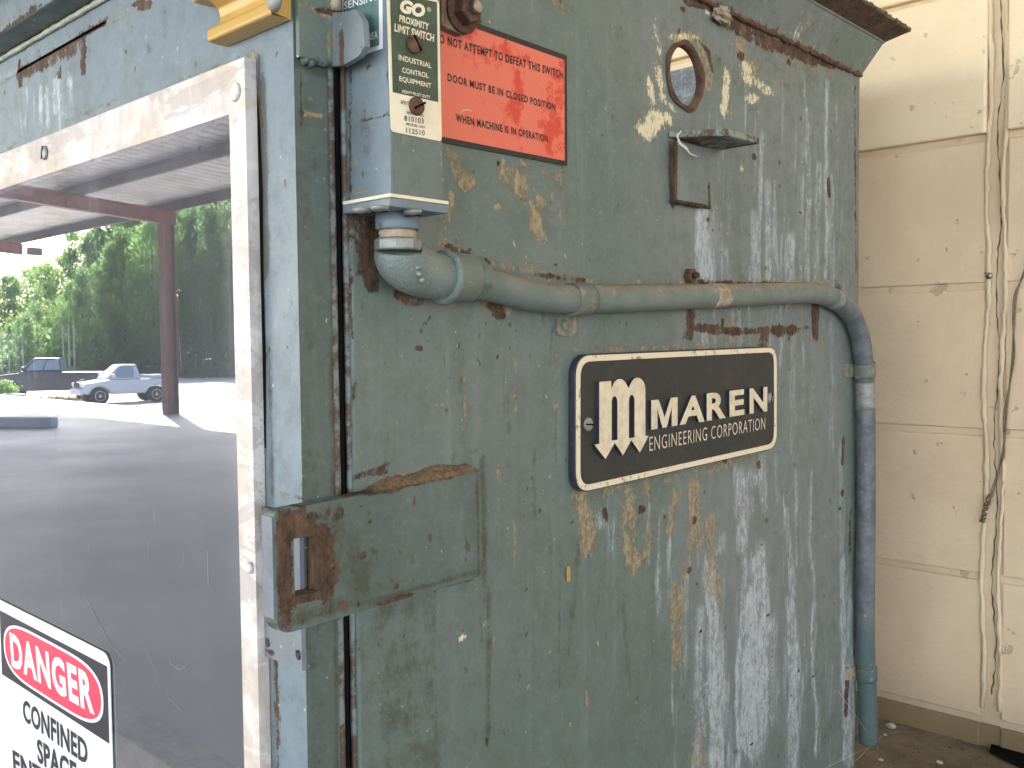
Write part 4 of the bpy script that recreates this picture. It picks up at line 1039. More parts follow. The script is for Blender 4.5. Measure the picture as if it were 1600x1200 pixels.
# conduit
cond = empty('conduit', 'painted grey-green steel conduit running from the elbow across the panel and down its far edge', 'conduit')
MB().lathe((ex_, ey_, zc1), (0, 0, -1), [(0, .0143), (zc1 - z360 - .001, .0143), (zc1 - z360, .0135)], 36).build('coupling', PAINT_B, sw)
MB().lathe((ex_, ey_, z360), (0, 0, -1), [(0, .0118), (.002, .0125), (.0035, .0118), (.0055, .0125), (.007, .0118), (z360 - z376, .0122)], 36).build('threads', simple('tan_threads', srgb(176, 158, 134), .7, sc=200), cond)
MB().lathe((ex_, ey_, z376), (0, 0, -1), [(0, .0135), (.0015, .0155), (z376 - z392 - .001, .0155), (z376 - z392, .0145)], 8, False).build('lock_nut', GALV, cond, bevel=.0008)
# elbow: quarter bend from down to +Y
CONX = SX + .013
c_in = onX(621, 392, EX); e_out = onX(700, 436, CONX + .006)
Rb = 0.030
pts = []; rad = []
z_s = z392
zc = onX(700, 434, CONX)[2]
Rb = z_s - zc
Ry = onX(688, 434, CONX)[1] - ey_
for k in range(17):
    a_ = math.pi / 2 * k / 16
    pts.append((ex_ + (CONX + .004 - ex_) * (k / 16), ey_ + Ry * (1 - math.cos(a_)), z_s - Rb * math.sin(a_))); rad.append(.0152 + .0018 * math.sin(math.pi * k / 16))
CASTP = NM('cast_elbow_paint')
_a = CASTP.noise(520, 3, .6); _b = CASTP.noise(60, 8, .7)
_c = CASTP.mix(CASTP.step(_b, .35, .65), srgb(108, 122, 115), srgb(122, 132, 126)); _c = CASTP.mix(CASTP.step(_a, .62, .72), _c, srgb(170, 176, 168))
_c = CASTP.mix(CASTP.math('MULTIPLY', CASTP.step(_b, .58, .68), .7), _c, srgb(138, 122, 94))
CASTP.color(_c); CASTP.rough(.45); CASTP.bump(_a, .0016, .8); CASTP = CASTP.m
MB().tube(pts, rad, 36).build('elbow', CASTP, cond)
pe = np.array(pts[-1])
y1e = onX(728, 440, CONX)[1]; y2e = onX(744, 440, CONX)[1]
MB().lathe(pe - np.array([0, .002, 0]), (0, 1, 0), [(-.001, .0165), (.0, .0188), (.003, .0190), (.0048, .0176), (y1e - pe[1], .0172), (y1e - pe[1] + .001, .0160)], 36).build('elbow_collar', CASTP, cond)
MB().lathe((pe[0], y1e + .0004, pe[2]), (0, 1, 0), [(0, .0162), (y2e - y1e - .001, .0155)], 8, False, .3).build('compression_nut', PAINT, cond, bevel=.001)
# cast marks on the elbow
for k, (px_, py_) in enumerate(((654, 418), (656, 428), (661, 438))):
    p = onX(px_, py_, EX + .0145); MB().lathe(p - np.array([.0015, 0, 0]), (1, -.2, .1), [(0, .0022), (.0015, .0018), (.002, .0006)], 10).build('cast_mark', GALV, cond)
cpx = [(742, 441), (790, 452), (830, 462), (870, 467), (905, 468), (960, 467), (1010, 466), (1100, 463), (1160, 461), (1210, 459), (1260, 458), (1290, 462), (1312, 473), (1330, 492), (1342, 520), (1349, 560), (1352, 620), (1353, 700), (1353, 800), (1352, 900), (1352, 1000), (1354, 1060), (1356, 1110), (1357, 1160)]
ctrl = [np.array([pe[0], y1e, pe[2]])] + [onX(px_, py_, CONX) for px_, py_ in cpx]
def catmull(P, per=6):
    out = []
    for i in range(len(P) - 1):
        p0 = P[max(0, i-1)]; p1 = P[i]; p2 = P[i+1]; p3 = P[min(len(P)-1, i+2)]
        for k in range(per):
            t = k / per; out.append(.5 * ((2*p1) + (-p0+p2)*t + (2*p0-5*p1+4*p2-p3)*t*t + (-p0+3*p1-3*p2+p3)*t**3))
    out.append(P[-1]); return out
cpts = catmull(ctrl, 8)
PIPEM = NM('conduit_paint')
_n1 = PIPEM.noise(55, 8, .7); _n2 = PIPEM.noise(140, 7, .75, (1, 1, .6), (3, 3, 3)); _ge = PIPEM.n('ShaderNodeNewGeometry'); _sx = PIPEM.n('ShaderNodeSeparateXYZ'); PIPEM.l(_ge.outputs['Normal'], _sx.inputs[0])
_ps = PIPEM.n('ShaderNodeSeparateXYZ'); PIPEM.l(PIPEM.tc.outputs['Object'], _ps.inputs[0])
_c = PIPEM.mix(PIPEM.step(_n1, .35, .65), srgb(100, 112, 105), srgb(114, 121, 117))
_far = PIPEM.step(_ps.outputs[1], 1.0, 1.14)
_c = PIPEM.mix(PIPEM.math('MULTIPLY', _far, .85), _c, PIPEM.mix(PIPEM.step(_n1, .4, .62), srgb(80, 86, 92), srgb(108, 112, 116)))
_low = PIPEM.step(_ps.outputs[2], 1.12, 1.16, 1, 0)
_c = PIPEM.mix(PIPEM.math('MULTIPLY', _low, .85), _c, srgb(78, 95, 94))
_up = PIPEM.step(PIPEM.math('ADD', _sx.outputs[2], PIPEM.math('MULTIPLY', PIPEM.math('SUBTRACT', _n2, .5), 2.6)), .35, .85)
_c = PIPEM.mix(PIPEM.math('MULTIPLY', _up, .8), _c, PIPEM.mix(_n2, srgb(120, 100, 74), srgb(166, 148, 120)))
_w = PIPEM.step(_n2, .64, .67); _c = PIPEM.mix(PIPEM.math('MULTIPLY', _w, .7), _c, srgb(180, 182, 180))
PIPEM.color(_c); PIPEM.rough(.45); PIPEM.bump(PIPEM.math('ADD', _n2, PIPEM.math('MULTIPLY', _up, .6)), .0006, .6); PIPEM.b.inputs['Specular IOR Level'].default_value = .4
MB().tube(cpts, .0118, 28).build('conduit_tube', PIPEM.m, cond)
def band(px0, px1, r, mat, name, parent):
    """sleeve on the tube between two fractions of the run given by picture x (horizontal part) or y"""
    sel = []
    for p in cpts:
        u, v = proj(p)
        if px0[0] <= u <= px1[0] and px0[1] <= v <= px1[1]: sel.append(p)
    return MB().tube(sel, r, 28).build(name, mat, parent)
def proj(p):
    d = np.array(p, float) - np.array([0, 0, CAMZ]); c = W2C @ d
    return CX + F * c[0] / c[2], CY + F * c[1] / c[2]
# dense resample for bands
cp2 = catmull(ctrl, 60)
def band2(cond_, r, mat, name, parent, bev=0):
    sel = [p for p in cp2 if cond_(*proj(p))]
    sel = [sel[int(i * (len(sel)-1) / 7)] for i in range(8)]
    return MB().tube(sel, r, 28).build(name, mat, parent)
CL = worn('clamp_paint', srgb(98, 108, 100), srgb(146, 130, 104), 90, .54, .62, .6)
c1_ = band2(lambda u, v: 890 <= u <= 918 and v < 500, .0135, CL, 'clamp', cond)
band2(lambda u, v: 1107 <= u <= 1130 and v < 500, .0122, CRUST, 'bare_ring', cond)
band2(lambda u, v: 1298 <= u <= 1306 and v < 500, .0124, GALV, 'bare_ring', cond)
c2_ = band2(lambda u, v: u > 1300 and 566 <= v <= 590, .0135, CL, 'clamp', cond)
c3_ = band2(lambda u, v: u > 1300 and 1042 <= v <= 1062, .0135, PIPEM.m, 'clamp', cond)
band2(lambda u, v: u > 1300 and 596 <= v <= 640, .01205, GALV, 'bare_patch', cond).hide_render = False
# clamp ears
ear = [P2('X', SX + .003, *p_) for p_ in ((876, 484), (899, 484), (901, 518), (893, 526), (873, 524), (869, 512))]
ea = sheet('clamp_ear', CL, 'X', SX + .003, ear, [], .004, .003, (), c1_, bevel=.0006)
p = onX(883, 508, SX + .003); screw('clamp_screw', (SX + .003, p[1], p[2]), (1, 0, 0), .0045, .0025, CL, c1_)
for (c_o, yy) in ((c2_, 577), (c3_, 1051)):
    e = [P2('X', SX + .003, *p_) for p_ in ((1322, yy - 8), (1344, yy - 10), (1344, yy + 11), (1322, yy + 12))]
    sheet('clamp_ear', CL if c_o is c2_ else CRUST, 'X', SX + .003, round_poly(e, .003), [], .004, .003, (), c_o, bevel=.0006)

# ---- GO label (on the switch)
def Lp(px, py): return P2('X', SWX, px, py)
lab_o = round_poly([Lp(603, -16), Lp(684.5, 1), Lp(689, 221.5), Lp(610, 206)], .003)
lab = flat('name_label', CREAM, 'X', SWX, lab_o, .0003, sw, .0006)
gtop = flat('green_field', LABELG, 'X', SWX, [Lp(607.5, -12), Lp(681, 4), Lp(683, 160), Lp(612, 144.5)], .001, lab, .0001)
T = []
def lt(s, bl, br, tl, mat=CREAM, bold=.02, sp=1.05, shear=0):
    return (s, bl, br, tl, mat, bold, sp, shear)
rows = [lt('GO', (623, 20), (662, 30), (623, -2), bold=.06, sp=1.0, shear=.25), lt('PROXIMITY', (621.6, 34.5), (667.6, 48), (622.4, 23.5), bold=.03), lt('LIMIT SWITCH', (614, 49.6), (675.6, 66.4), (614.8, 37), bold=.03),
        lt('INDUSTRIAL', (621, 94.4), (672, 107.6), (620.6, 85.6)), lt('CONTROL', (626.4, 114), (667.6, 123), (626, 105.6)), lt('EQUIPMENT', (622, 128.4), (672, 140), (621.6, 119)), lt('HEAVY PILOT DUTY', (626.6, 145.6), (670, 155), (626.6, 140.6)),
        lt('SPDT-', (624, 162.6), (639, 165.5), (624, 157), INK, .01), lt('SERIAL NO.', (633.6, 178.4), (661, 184), (633.6, 174), INK, .01), lt('810103', (629.6, 189), (660, 194), (629.6, 180.6), INK, .005), lt('MODEL NO.', (633, 196), (663, 201.6), (633, 191.8), INK, .01), lt('112510', (632.4, 208), (661.6, 212.6), (632.4, 199.6), INK, .005),
        lt('®', (665, 18.5), (671.5, 20), (665, 11.5), CREAM, .0)]
for s_, bl_, br_, tl_, m_, bo_, sp_2, sh_ in rows:
    text('lettering', s_, m_, 'X', SWX, bl_, br_, tl_, .0013, lab, bo_, 0, sh_, sp_2)
for (px_, py_, sl_) in ((647.5, 69, (0, .7, -1)), (651, 166, (0, 1, .55))):
    p = onX(px_, py_, SWX + .002); screw('label_screw', (SWX + .001, p[1], p[2]), (1, 0, 0), .0057, .0045, RUST, sw, slot=sl_)
# sensing area label
def Np(px, py): return P2('Y', SWY, px, py)
ar = [Np(536, -20), Np(598.5, -32), Np(599, 76), Np(536, 97)]
al = flat('area_label', WHITE, 'Y', SWY, ar, .0003, sw, .0004)
flat('teal_field', LABELT, 'Y', SWY, [Np(538.5, -18), Np(593, -28), Np(594, 71), Np(538.5, 90)], .0008, al, .0001)
text('lettering', 'SENSING', WHITE, 'Y', SWY, (539.5, 16), (594, 0), (539.5, 4), .0011, al, .02)
text('lettering', 'AREA', WHITE, 'Y', SWY, (571, 66), (592.5, 60), (571, 54.5), .0011, al, .02)

# ================================================================== RED WARNING SIGN
ws = empty('warning_sign', 'faded orange-red warning plate with black border and three lines of lettering beside the switch', 'sign')
RSX = SX
def Rp(px, py): return P2('X', RSX, px, py)
flat('sign_border', BLACKFR, 'X', RSX, round_poly([Rp(668, 11), Rp(881.5, 88), Rp(882.5, 259.5), Rp(668, 219.5)], .0015), .0016, ws, .0012)
flat('sign_field', RED, 'X', RSX, [Rp(671, 22), Rp(877.5, 95), Rp(878, 252), Rp(671, 211.5)], .0029, ws, .0001)
for s_, bl_, br_, tl_ in (('DO NOT ATTEMPT TO DEFEAT THIS SWITCH', (674, 66.5), (874.5, 124.5), (674, 52)), ('DOOR MUST BE IN CLOSED POSITION', (694.5, 128), (863, 174.5), (694.5, 115.5)), ('WHEN MACHINE IS IN OPERATION.', (708, 191.5), (854, 224.5), (707, 178.5))):
    text('lettering', s_, INK, 'X', RSX, bl_, br_, tl_, .0032, ws, .034, 0, 0, 1.16)
pts = [onX(*p_, RSX + .0035) for p_ in ((719, 176), (724, 172.5), (731, 171.5), (737, 174))]
MB().tube(pts, .0003, 5).build('stray_fibre', CREAM, ws)

# rusty bolted bracket above the sign
bk = empty('bolted_bracket', 'rust-brown bracket corner with a big washer, hex nut and shiny bolt end over the sign', 'bracket')
KX = SX + .010
kp = [P2('X', KX, *p_) for p_ in ((690, -60), (746, -60), (745, 40), (738, 51), (722, 54), (690, 40))]
sheet('bracket_plate', worn('rust_paint_plate', srgb(112, 84, 64), srgb(128, 122, 98), 60, .5, .6, .8), 'X', KX, kp, [], .004, .007, (), bk, bevel=.001)
p = onX(721, 19, KX)
MB().lathe((KX, p[1], p[2]), (1, 0, 0), [(0, .0150), (.002, .0150), (.0026, .0143)], 36).build('washer', RUST, bk)
hexnut((KX + .0027, p[1], p[2]), (1, 0, 0), .0105, .009, RUST, 'hex_nut', bk, .4)
MB().lathe((KX + .0115, p[1], p[2]), (1, 0, 0), [(0, .0042), (.001, .0046), (.002, .0042), (.003, .0046), (.004, .0042), (.005, .0044), (.0056, .0036)], 24).build('bolt_end', STEEL, bk)

# ================================================================== NAMEPLATE
npl = empty('nameplate', "black rounded maker's plate with raised cream lettering and border on the side panel", 'nameplate')
NX = SX + .0075
def Qp(px, py): return P2('X', NX, px, py)
cor = [Qp(898, 554), Qp(1213, 541), Qp(1213, 700.5), Qp(898, 773)]
def inset(poly, d):
    c0 = np.mean(poly, 0); out = []
    for p_ in poly:
        out.append((p_[0] + (d if p_[0] < c0[0] else -d), p_[1] + (d if p_[1] < c0[1] else -d)))
    return out
rn = .019
pl_o = round_poly(cor, rn, 10)
b = MB(); b.prism([(SX + .0016, *p_) for p_ in pl_o], (.0059, 0, 0)); b.build('plate_body', PLATEEDGE, npl, bevel=.0005)
def ring_prism(name, outer, inner, x0, h, mat, parent):
    n = len(outer); vs = []
    for x_ in (x0, x0 + h):
        vs += [(x_, *p_) for p_ in outer] + [(x_, *p_) for p_ in inner]
    fs = []
    for i in range(n):
        j = (i+1) % n
        fs += [(2*n+i, 2*n+j, 3*n+j, 3*n+i), (i, n+i, n+j, j), (i, j, 2*n+j, 2*n+i), (n+i, 3*n+i, 3*n+j, n+j)]
    return MB().add(vs, fs).build(name, mat, parent, bevel=.0002)
o1 = round_poly(inset(cor, .0012), rn - .001, 10); i1 = round_poly(inset(cor, .0062), rn - .0055, 10)
CASTW = worn('worn_cream_border', srgb(226, 208, 180), srgb(150, 140, 124), 130, .6, .64, .5)
ring_prism('raised_border', o1, i1, NX, .0012, CASTW, npl)
flat('black_field', PLATEBLK, 'X', NX, round_poly(inset(cor, .0060), rn - .0055, 10), .0001, npl, .0002)
# logo: crop coordinates of the enlarged picture -> photo pixels
def L2(x, y): return (890 + x * 330 / 1600, 540 + y * 330 / 1600)
logo = [(200, 275), (290, 266), (293, 325)]
def arc(cx_, cy_, rx, ry, a0, a1, n=9): return [(cx_ + rx * math.cos(math.radians(a)), cy_ - ry * math.sin(math.radians(a))) for a in np.linspace(a0, a1, n)]
logo += arc(356, 330, 58, 78, 165, 25, 9)
logo += [(423, 322)] + arc(490, 330, 60, 88, 155, 0, 9) + [(550, 680), (575, 682), (508, 808), (443, 715), (380, 830), (318, 735), (247, 858), (162, 748), (200, 742)]
logo3 = [to3('X', NX, Qp(*L2(*p_))) for p_ in logo]
hole1 = [(294, 718), (294, 440)] + arc(316, 430, 22, 48, 165, 15, 7) + [(338, 440), (338, 712)]
hole2 = [(425, 700), (425, 430)] + arc(446, 420, 21, 48, 165, 15, 7) + [(467, 430), (467, 694)]
def poly_with_holes(name, outline, holes, x0, h, mat, parent):
    pts = []; edges = []
    for lp_ in [outline] + holes:
        o = len(pts); pts += [Vector(p_) for p_ in lp_]; edges += [(o + i, o + (i+1) % len(lp_)) for i in range(len(lp_))]
    V, E, Fc, _, _, _ = delaunay_2d_cdt(pts, edges, [], 0, 1e-7)
    V = np.array([tuple(v) for v in V]); Fc = np.array([tuple(f) for f in Fc]); cen = V[Fc].mean(1)
    k = in_poly(cen, outline)
    for hh in holes: k &= ~in_poly(cen, hh)
    Fc = Fc[k]; n = len(V)
    vs = [(x0, *v) for v in V] + [(x0 + h, *v) for v in V]
    fs = [tuple(f) for f in Fc] + [tuple(i + n for i in f[::-1]) for f in Fc]
    for lp_ in [outline] + holes:
        ids = [int(np.argmin(np.hypot(*(V - np.array(p_)).T))) for p_ in lp_]
        for i in range(len(ids)):
            a_, b_ = ids[i], ids[(i+1) % len(ids)]; fs.append((a_, b_, b_ + n, a_ + n))
    o = MB().add(vs, fs).build(name, mat, parent); flank(o.data, PLATEEDGE); return o
tag(poly_with_holes('emblem', [Qp(*L2(*p_)) for p_ in logo], [[Qp(*L2(*p_)) for p_ in hole1], [Qp(*L2(*p_)) for p_ in hole2]], NX + .0003, .0032, CAST, npl), 'raised letter m emblem with three arrow-pointed legs')
# MAREN, one letter at a time, from the photo positions
mB, mR, mT = [to3('X', NX, Qp(*L2(*q_)), .0003) for q_ in ((597, 636), (797, 603), (597, 415))]
mo = MB().prism([mB + u * (mR - mB) + v * (mT - mB) for u, v in ((0, 0), (0, 1), (.27, 1), (.5, .36), (.73, 1), (1, 1), (1, 0), (.77, 0), (.77, .66), (.58, 0), (.42, 0), (.23, .66), (.23, 0))], (.0028, 0, 0)).build('letter', CAST, npl)
flank(mo.data, PLATEEDGE)
for s_, bl_, br_, tl_ in (('A', (812, 600), (1003, 574), (822, 388)), ('R', (1018, 570), (1163, 546), (1018, 362)), ('E', (1192, 540), (1304, 521), (1190, 343)), ('N', (1343, 516), (1478, 497), (1343, 325))):
    text('letter', s_, CAST, 'X', NX, L2(*bl_), L2(*br_), L2(*tl_), .0003, npl, .035, .0028, 0, 1)
text('small_lettering', 'ENGINEERING CORPORATION', CAST, 'X', NX, L2(597, 800), L2(1474, 632), L2(597, 692), .0003, npl, -.006, .0008, 0, 1.12)
p = onX(917.5, 663, NX); screw('plate_screw', (NX + .0002, p[1], p[2]), (1, 0, 0), .0058, .003, GALV, npl, slot=(0, 1, -.1))
p = onX(1201, 622, NX); screw('plate_screw', (NX + .0002, p[1], p[2]), (1, 0, 0), .0058, .0035, GALV, npl, slot=(0, .3, 1))

# ================================================================== DANGER SIGN
dsn = empty('danger_sign', 'white danger sign with red oval and black lettering stuck low on the window', 'sign')
DY = PY - .0002
def Dp(px, py): return P2('Y', DY, px, py)
xl2 = Dp(-8, 930)[0]; xr2 = Dp(173, 1028)[0]; zt3 = Dp(100, 986)[1]
W_ = xr2 - xl2; hgt = W_ * 1.4
flat('sign_panel', WHITE, 'Y', DY, rrect(xl2, zt3 - hgt, xr2, zt3, .012), .0005, dsn, .0008)
bx0 = Dp(4, 960)[0]; bx1 = Dp(173, 1100)[0]; bx1 = Dp(173.5, 1100)[0] - .004
btop = Dp(2, 953)[1]; bbot = Dp(9, 1055)[1]
bx0 = Dp(2, 953)[0]; bx1 = Dp(170, 1040)[0]
flat('black_panel', DBLACK, 'Y', DY, [(bx0, bbot), (bx1, bbot), (bx1, btop), (bx0, btop)], .0014, dsn, .0001)
def tv(a0, a1, zc_, ry, off_, mat, name):
    cx_ = (a0 + a1) / 2; rx = (a1 - a0) / 2; out = []
    for k in range(48):
        an = 2*math.pi*k/48; c_ = math.cos(an); s_ = math.sin(an)
        out.append((cx_ + rx * math.copysign(abs(c_) ** .42, c_), zc_ + ry * math.copysign(abs(s_) ** .85, s_) * (1 - .0 * abs(c_))))
    flat(name, mat, 'Y', DY, out, off_, dsn, .0001)
zc_ = (btop + bbot) / 2; rr_ = (btop - bbot) / 2
m_ = (bx1 - bx0) * .035
tv(bx0 + m_, bx1 - m_, zc_, rr_ * .86, .0016, WHITE, 'white_oval')
tv(bx0 + m_ * 1.5, bx1 - m_ * 1.5, zc_, rr_ * .78, .0018, PINKRED, 'red_oval')
text('lettering', 'DANGER', WHITE, 'Y', DY, (22, 1041), (152, 1117), (18, 986), .0021, dsn, .04, 0, 0, 1.12)
def frac(s_, a0, a1, z0, z1, bold=.03, sp=1.0):
    """print a line between sign fractions"""
    B = (xl2 + W_ * a0, zt3 - hgt * z1); R = (xl2 + W_ * a1, zt3 - hgt * z1); Tt = (xl2 + W_ * a0, zt3 - hgt * z0)
    me = text_mesh(s_, bold, 0, 0, sp); n = len(me.vertices); co = np.zeros(n*3); me.vertices.foreach_get('co', co); co = co.reshape(-1, 3)
    lo = co.min(0); hi = co.max(0)
    u = (co[:, 0] - lo[0]) / (hi[0] - lo[0]); v = (co[:, 1] - lo[1]) / (hi[1] - lo[1])
    v3 = np.stack([B[0] + u * (R[0] - B[0]), np.full(n, DY - .0017), B[1] + v * (Tt[1] - B[1])], 1)
    me.vertices.foreach_set('co', v3.ravel()); me.materials.clear(); me.materials.append(DBLACK); me.update(); me.name = 'lettering'
    o = bpy.data.objects.new('lettering', me); COL.objects.link(o); o.parent = dsn
text('lettering', 'CONFINED', DBLACK, 'Y', DY, (39, 1125), (140, 1196), (38, 1090), .0017, dsn, .03)
text('lettering', 'SPACE', DBLACK, 'Y', DY, (62, 1190), (124, 1232), (60, 1152), .0017, dsn, .03)
text('lettering', 'ENTER BY', DBLACK, 'Y', DY, (24, 1204), (150, 1290), (22, 1170), .0017, dsn, .03)
frac('PERMIT', .2, .8, .78, .85); frac('ONLY', .3, .7, .88, .95)

# ================================================================== loose bits
wire = empty('wire', 'thin twisted steel wire hanging down the cream wall by the vertical joint', 'wire')
WM = simple('old_wire', srgb(128, 112, 92), .6, .2, sc=200, c2=srgb(92, 76, 60))
wp = [(1612, 380), (1600, 425), (1588, 462), (1584, 520), (1581, 570), (1573, 640), (1569, 690), (1564, 720), (1556, 755), (1548, 778), (1542, 790)]
wpp = catmull([onY(px_, py_, WALLY - .012) for px_, py_ in wp], 6)
MB().tube(wpp, .0013, 8).build('strand', WM, wire)
w2 = [p_ + np.array([.0026 * math.sin(i * .35), -.001, 0]) for i, p_ in enumerate(wpp)]
MB().tube(w2, .0009, 8).build('strand', WM, wire)
tw = catmull([onY(px_, py_, WALLY - .012) for px_, py_ in ((1548, 772), (1541, 790), (1537, 806), (1535, 816))], 10)
MB().tube([p_ + np.array([.0035 * math.cos(i * 1.1), .003 * math.sin(i * 1.1), 0]) for i, p_ in enumerate(tw)], .0009, 6).build('twist', WM, wire)
MB().tube([p_ - np.array([.0035 * math.cos(i * 1.1 + 1), .003 * math.sin(i * 1.1 + 1), 0]) for i, p_ in enumerate(tw)], .0009, 6).build('twist', WM, wire)
nl = empty('nail', 'bent nail with a shiny head stuck in the wall joint', 'nail')
p = onY(1546, 431, WALLY - .01); MB().lathe(p, (0, 1, 0), [(-.003, .001), (-.002, .0045), (0, .0045), (.012, .0015)], 14).build('nail_head', STEEL, nl)
p0 = onY(1538, 425, WALLY - .012); MB().tube([p0, onY(1543, 430, WALLY - .012), p], .0008, 6).build('nail_shank', STEEL, nl)
# flakes of paint and rubble on the ledge
FL = simple('paint_flake', srgb(206, 198, 186), .7, sc=90, bump=0)
for k, (px_, py_, r_, lab_) in enumerate(((1392, 1134, .008, 'largest white paint flake on the ledge next to the conduit foot'), (1383, 1148, .003, 'tiny white crumb just left of the largest paint flake'), (1377, 1187, .0035, 'small white flake near the machine foot at the lower left of the ledge'), (1468, 1191, .005, 'upright white flake alone in the middle of the dusty ledge'))):
    p = onZ(px_, py_, LZ + .003)
    bm = bmesh.new(); bmesh.ops.create_icosphere(bm, subdivisions=2, radius=r_)
    for v in bm.verts: v.co = Vector((v.co.x * random.uniform(.7, 1.2), v.co.y * random.uniform(.4, .8), v.co.z * random.uniform(.3, .6))) + Vector(p.tolist())
    me = bpy.data.meshes.new('paint_flake'); bm.to_mesh(me); bm.free(); me.materials.append(FL)
    tag(link('paint_flake', me), lab_, 'flake', 'paint flakes on the ledge')
rb = MB(); R2 = random.Random(3)
for i in range(900):
    x_ = R2.uniform(-.55, .1); y_ = R2.uniform(.95, 1.395); s_ = R2.uniform(.0006, .0022)
    if x_ < SX and y_ < YB: continue
    c_ = np.array([x_, y_, LZ + .004 * math.sin(x_ * 21 + y_ * 9) * math.cos(y_ * 17) + s_ * .4]); a_ = R2.uniform(0, 3)
    rb.obox(c_, (s_ * math.cos(a_), s_ * math.sin(a_), 0), (-s_ * .7 * math.sin(a_), s_ * .7 * math.cos(a_), 0), (0, 0, s_ * .5))
tag(rb.build('grit', concrete('grit_stone', srgb(140, 122, 96), srgb(100, 84, 62), 90)), 'fine brown grit and crumbs scattered over the ledge', 'grit', kind='stuff')
# cobweb threads at the panel foot
cw = MB()
for a_, b_ in (((1310, 1080), (1372, 1168)), ((1355, 1168), (1290, 1200)), ((1378, 1150), (1330, 1195))):
    cw.tube([onX(*a_, SX + .004), onX(*b_, SX + .02)], .00018, 4)
tag(cw.build('cobweb', CREAM), 'thin cobweb threads between the panel foot and the ledge', 'cobweb')

# ================================================================== WORLD SEEN IN THE WINDOW'S REFLECTION
BARK = simple('bark', srgb(96, 80, 64), .9, sc=3, bump=0)
def leaf_mat(name, a, b):
    m = NM(name); n1 = m.noise(.35, 4, .6); oi = m.n('ShaderNodeObjectInfo')
    c = m.mix(m.step(n1, .35, .65), a, b); m.color(c); m.rough(.6)
    tl = m.n('ShaderNodeBsdfTranslucent'); m.l(m.mix(.5, c, (.30, .46, .16, 1)), tl.inputs[0]); ms = m.n('ShaderNodeMixShader'); ms.inputs[0].default_value = .7; m.l(m.b.outputs[0], ms.inputs[1]); m.l(tl.outputs[0], ms.inputs[2]); m.l(ms.outputs[0], m.out.inputs[0])
    m.b.inputs['Specular IOR Level'].default_value = .2
    return m.m
LEAVES = [leaf_mat('foliage_mid', (.1, .2, .07, 1), (.16, .27, .1, 1)), leaf_mat('foliage_light', (.16, .27, .08, 1), (.22, .33, .1, 1)), leaf_mat('foliage_blue', (.09, .18, .1, 1), (.13, .23, .12, 1))]
def crown_mesh(seed, mat, H, Rr, conif):
    r = np.random.default_rng(seed); vs = []; fs = []
    ncl = 80
    for k in range(ncl):
        t = r.uniform(.14, 1.0); rad = Rr * (math.sin(math.pi * min(1, (t ** .8) * .93 + .06)) ** .6) if not conif else Rr * (1.05 - t) ** .75
        an = r.uniform(0, 2*math.pi); rr = rad * math.sqrt(r.uniform(.15, 1)); c = np.array([rr*math.cos(an), rr*math.sin(an), H * t])
        cs = Rr * r.uniform(.16, .3)
        for q_ in range(46):
            p = c + r.normal(0, 1, 3) * cs * np.array([.6, .6, .38]); s = Rr * r.uniform(.028, .06)
            a = r.normal(0, 1, 3); a /= np.linalg.norm(a); b2 = np.cross(a, r.normal(0, 1, 3)); b2 /= np.linalg.norm(b2)
            o = len(vs); vs += [p - a*s*1.5, p + b2*s*.6, p + a*s*1.5, p - b2*s*.6]; fs.append((o, o+1, o+2, o+3))
    me = bpy.data.meshes.new('crown'); me.from_pydata([tuple(v) for v in vs], [], fs); me.materials.append(mat); return me
crowns = [crown_mesh(1, LEAVES[0], 1, .3, False), crown_mesh(2, LEAVES[1], 1, .32, False), crown_mesh(3, LEAVES[2], 1, .26, True), crown_mesh(4, LEAVES[0], 1, .3, True), crown_mesh(5, LEAVES[1], 1, .28, True)]
tb = MB().tube([(0, 0, -.01), (.004, 0, .3), (-.003, .004, .62), (0, 0, .93)], [.018, .014, .008, .002], 8)
for an in range(6):
    a_ = an * 1.1; tb.tube([(0, 0, .25 + .1 * an), (.12 * math.cos(a_), .12 * math.sin(a_), .33 + .1 * an)], [.006, .002], 5)
trunk_me = tb.build('trunk', BARK); tmesh = trunk_me.data; bpy.data.objects.remove(trunk_me)
R3 = random.Random(21)
tl_ = ['mid green broadleaf tree at the edge of the lot', 'pale yellow-green tree at the edge of the lot', 'blue-green pine at the edge of the lot', 'dark green pine at the edge of the lot', 'light feathery pine at the edge of the lot']
def tree(px, depth, H, kind):
    root = empty('tree', tl_[kind], 'tree', 'trees lining the far edge of the lot')
    p = vD(px, depth, gz(0, -50)); root.location = (p[0], p[1], -1.0); root.rotation_euler = (0, 0, R3.uniform(0, 6)); root.scale = (H * .62, H * .62, H)
    for nm, me in (('trunk', tmesh), ('crown', crowns[kind])):
        o = bpy.data.objects.new(nm, me); COL.objects.link(o); o.parent = root
def tree_top(px):   # height needed so the crown top follows the treeline in the reflection
    pts = [(-80, 445), (0, 438), (45, 420), (57, 400), (98, 404), (113, 380), (127, 362), (150, 345), (200, 300), (400, 240)]
    for (a, ya), (b_, yb_) in zip(pts, pts[1:]):
        if px <= b_: return ya + (yb_ - ya) * (px - a) / (b_ - a)
    return 230
for row, (dep, dy) in enumerate(((74, 60), (84, 5))):
    x = -70 + row * 9
    while x < 420:
        d_ = dep + R3.uniform(-3, 3); hor = 549 - x * .01
        top = tree_top(x) + dy + R3.uniform(0, 22)
        H = (hor - top) / F * d_ + 2.5
        tree(x, d_, H, R3.choice([0, 0, 1, 2, 3, 4, 0]) if row < 3 else R3.choice([0, 2, 3])); x += R3.uniform(17, 27) * 80 / d_ * (H / 16)**.3
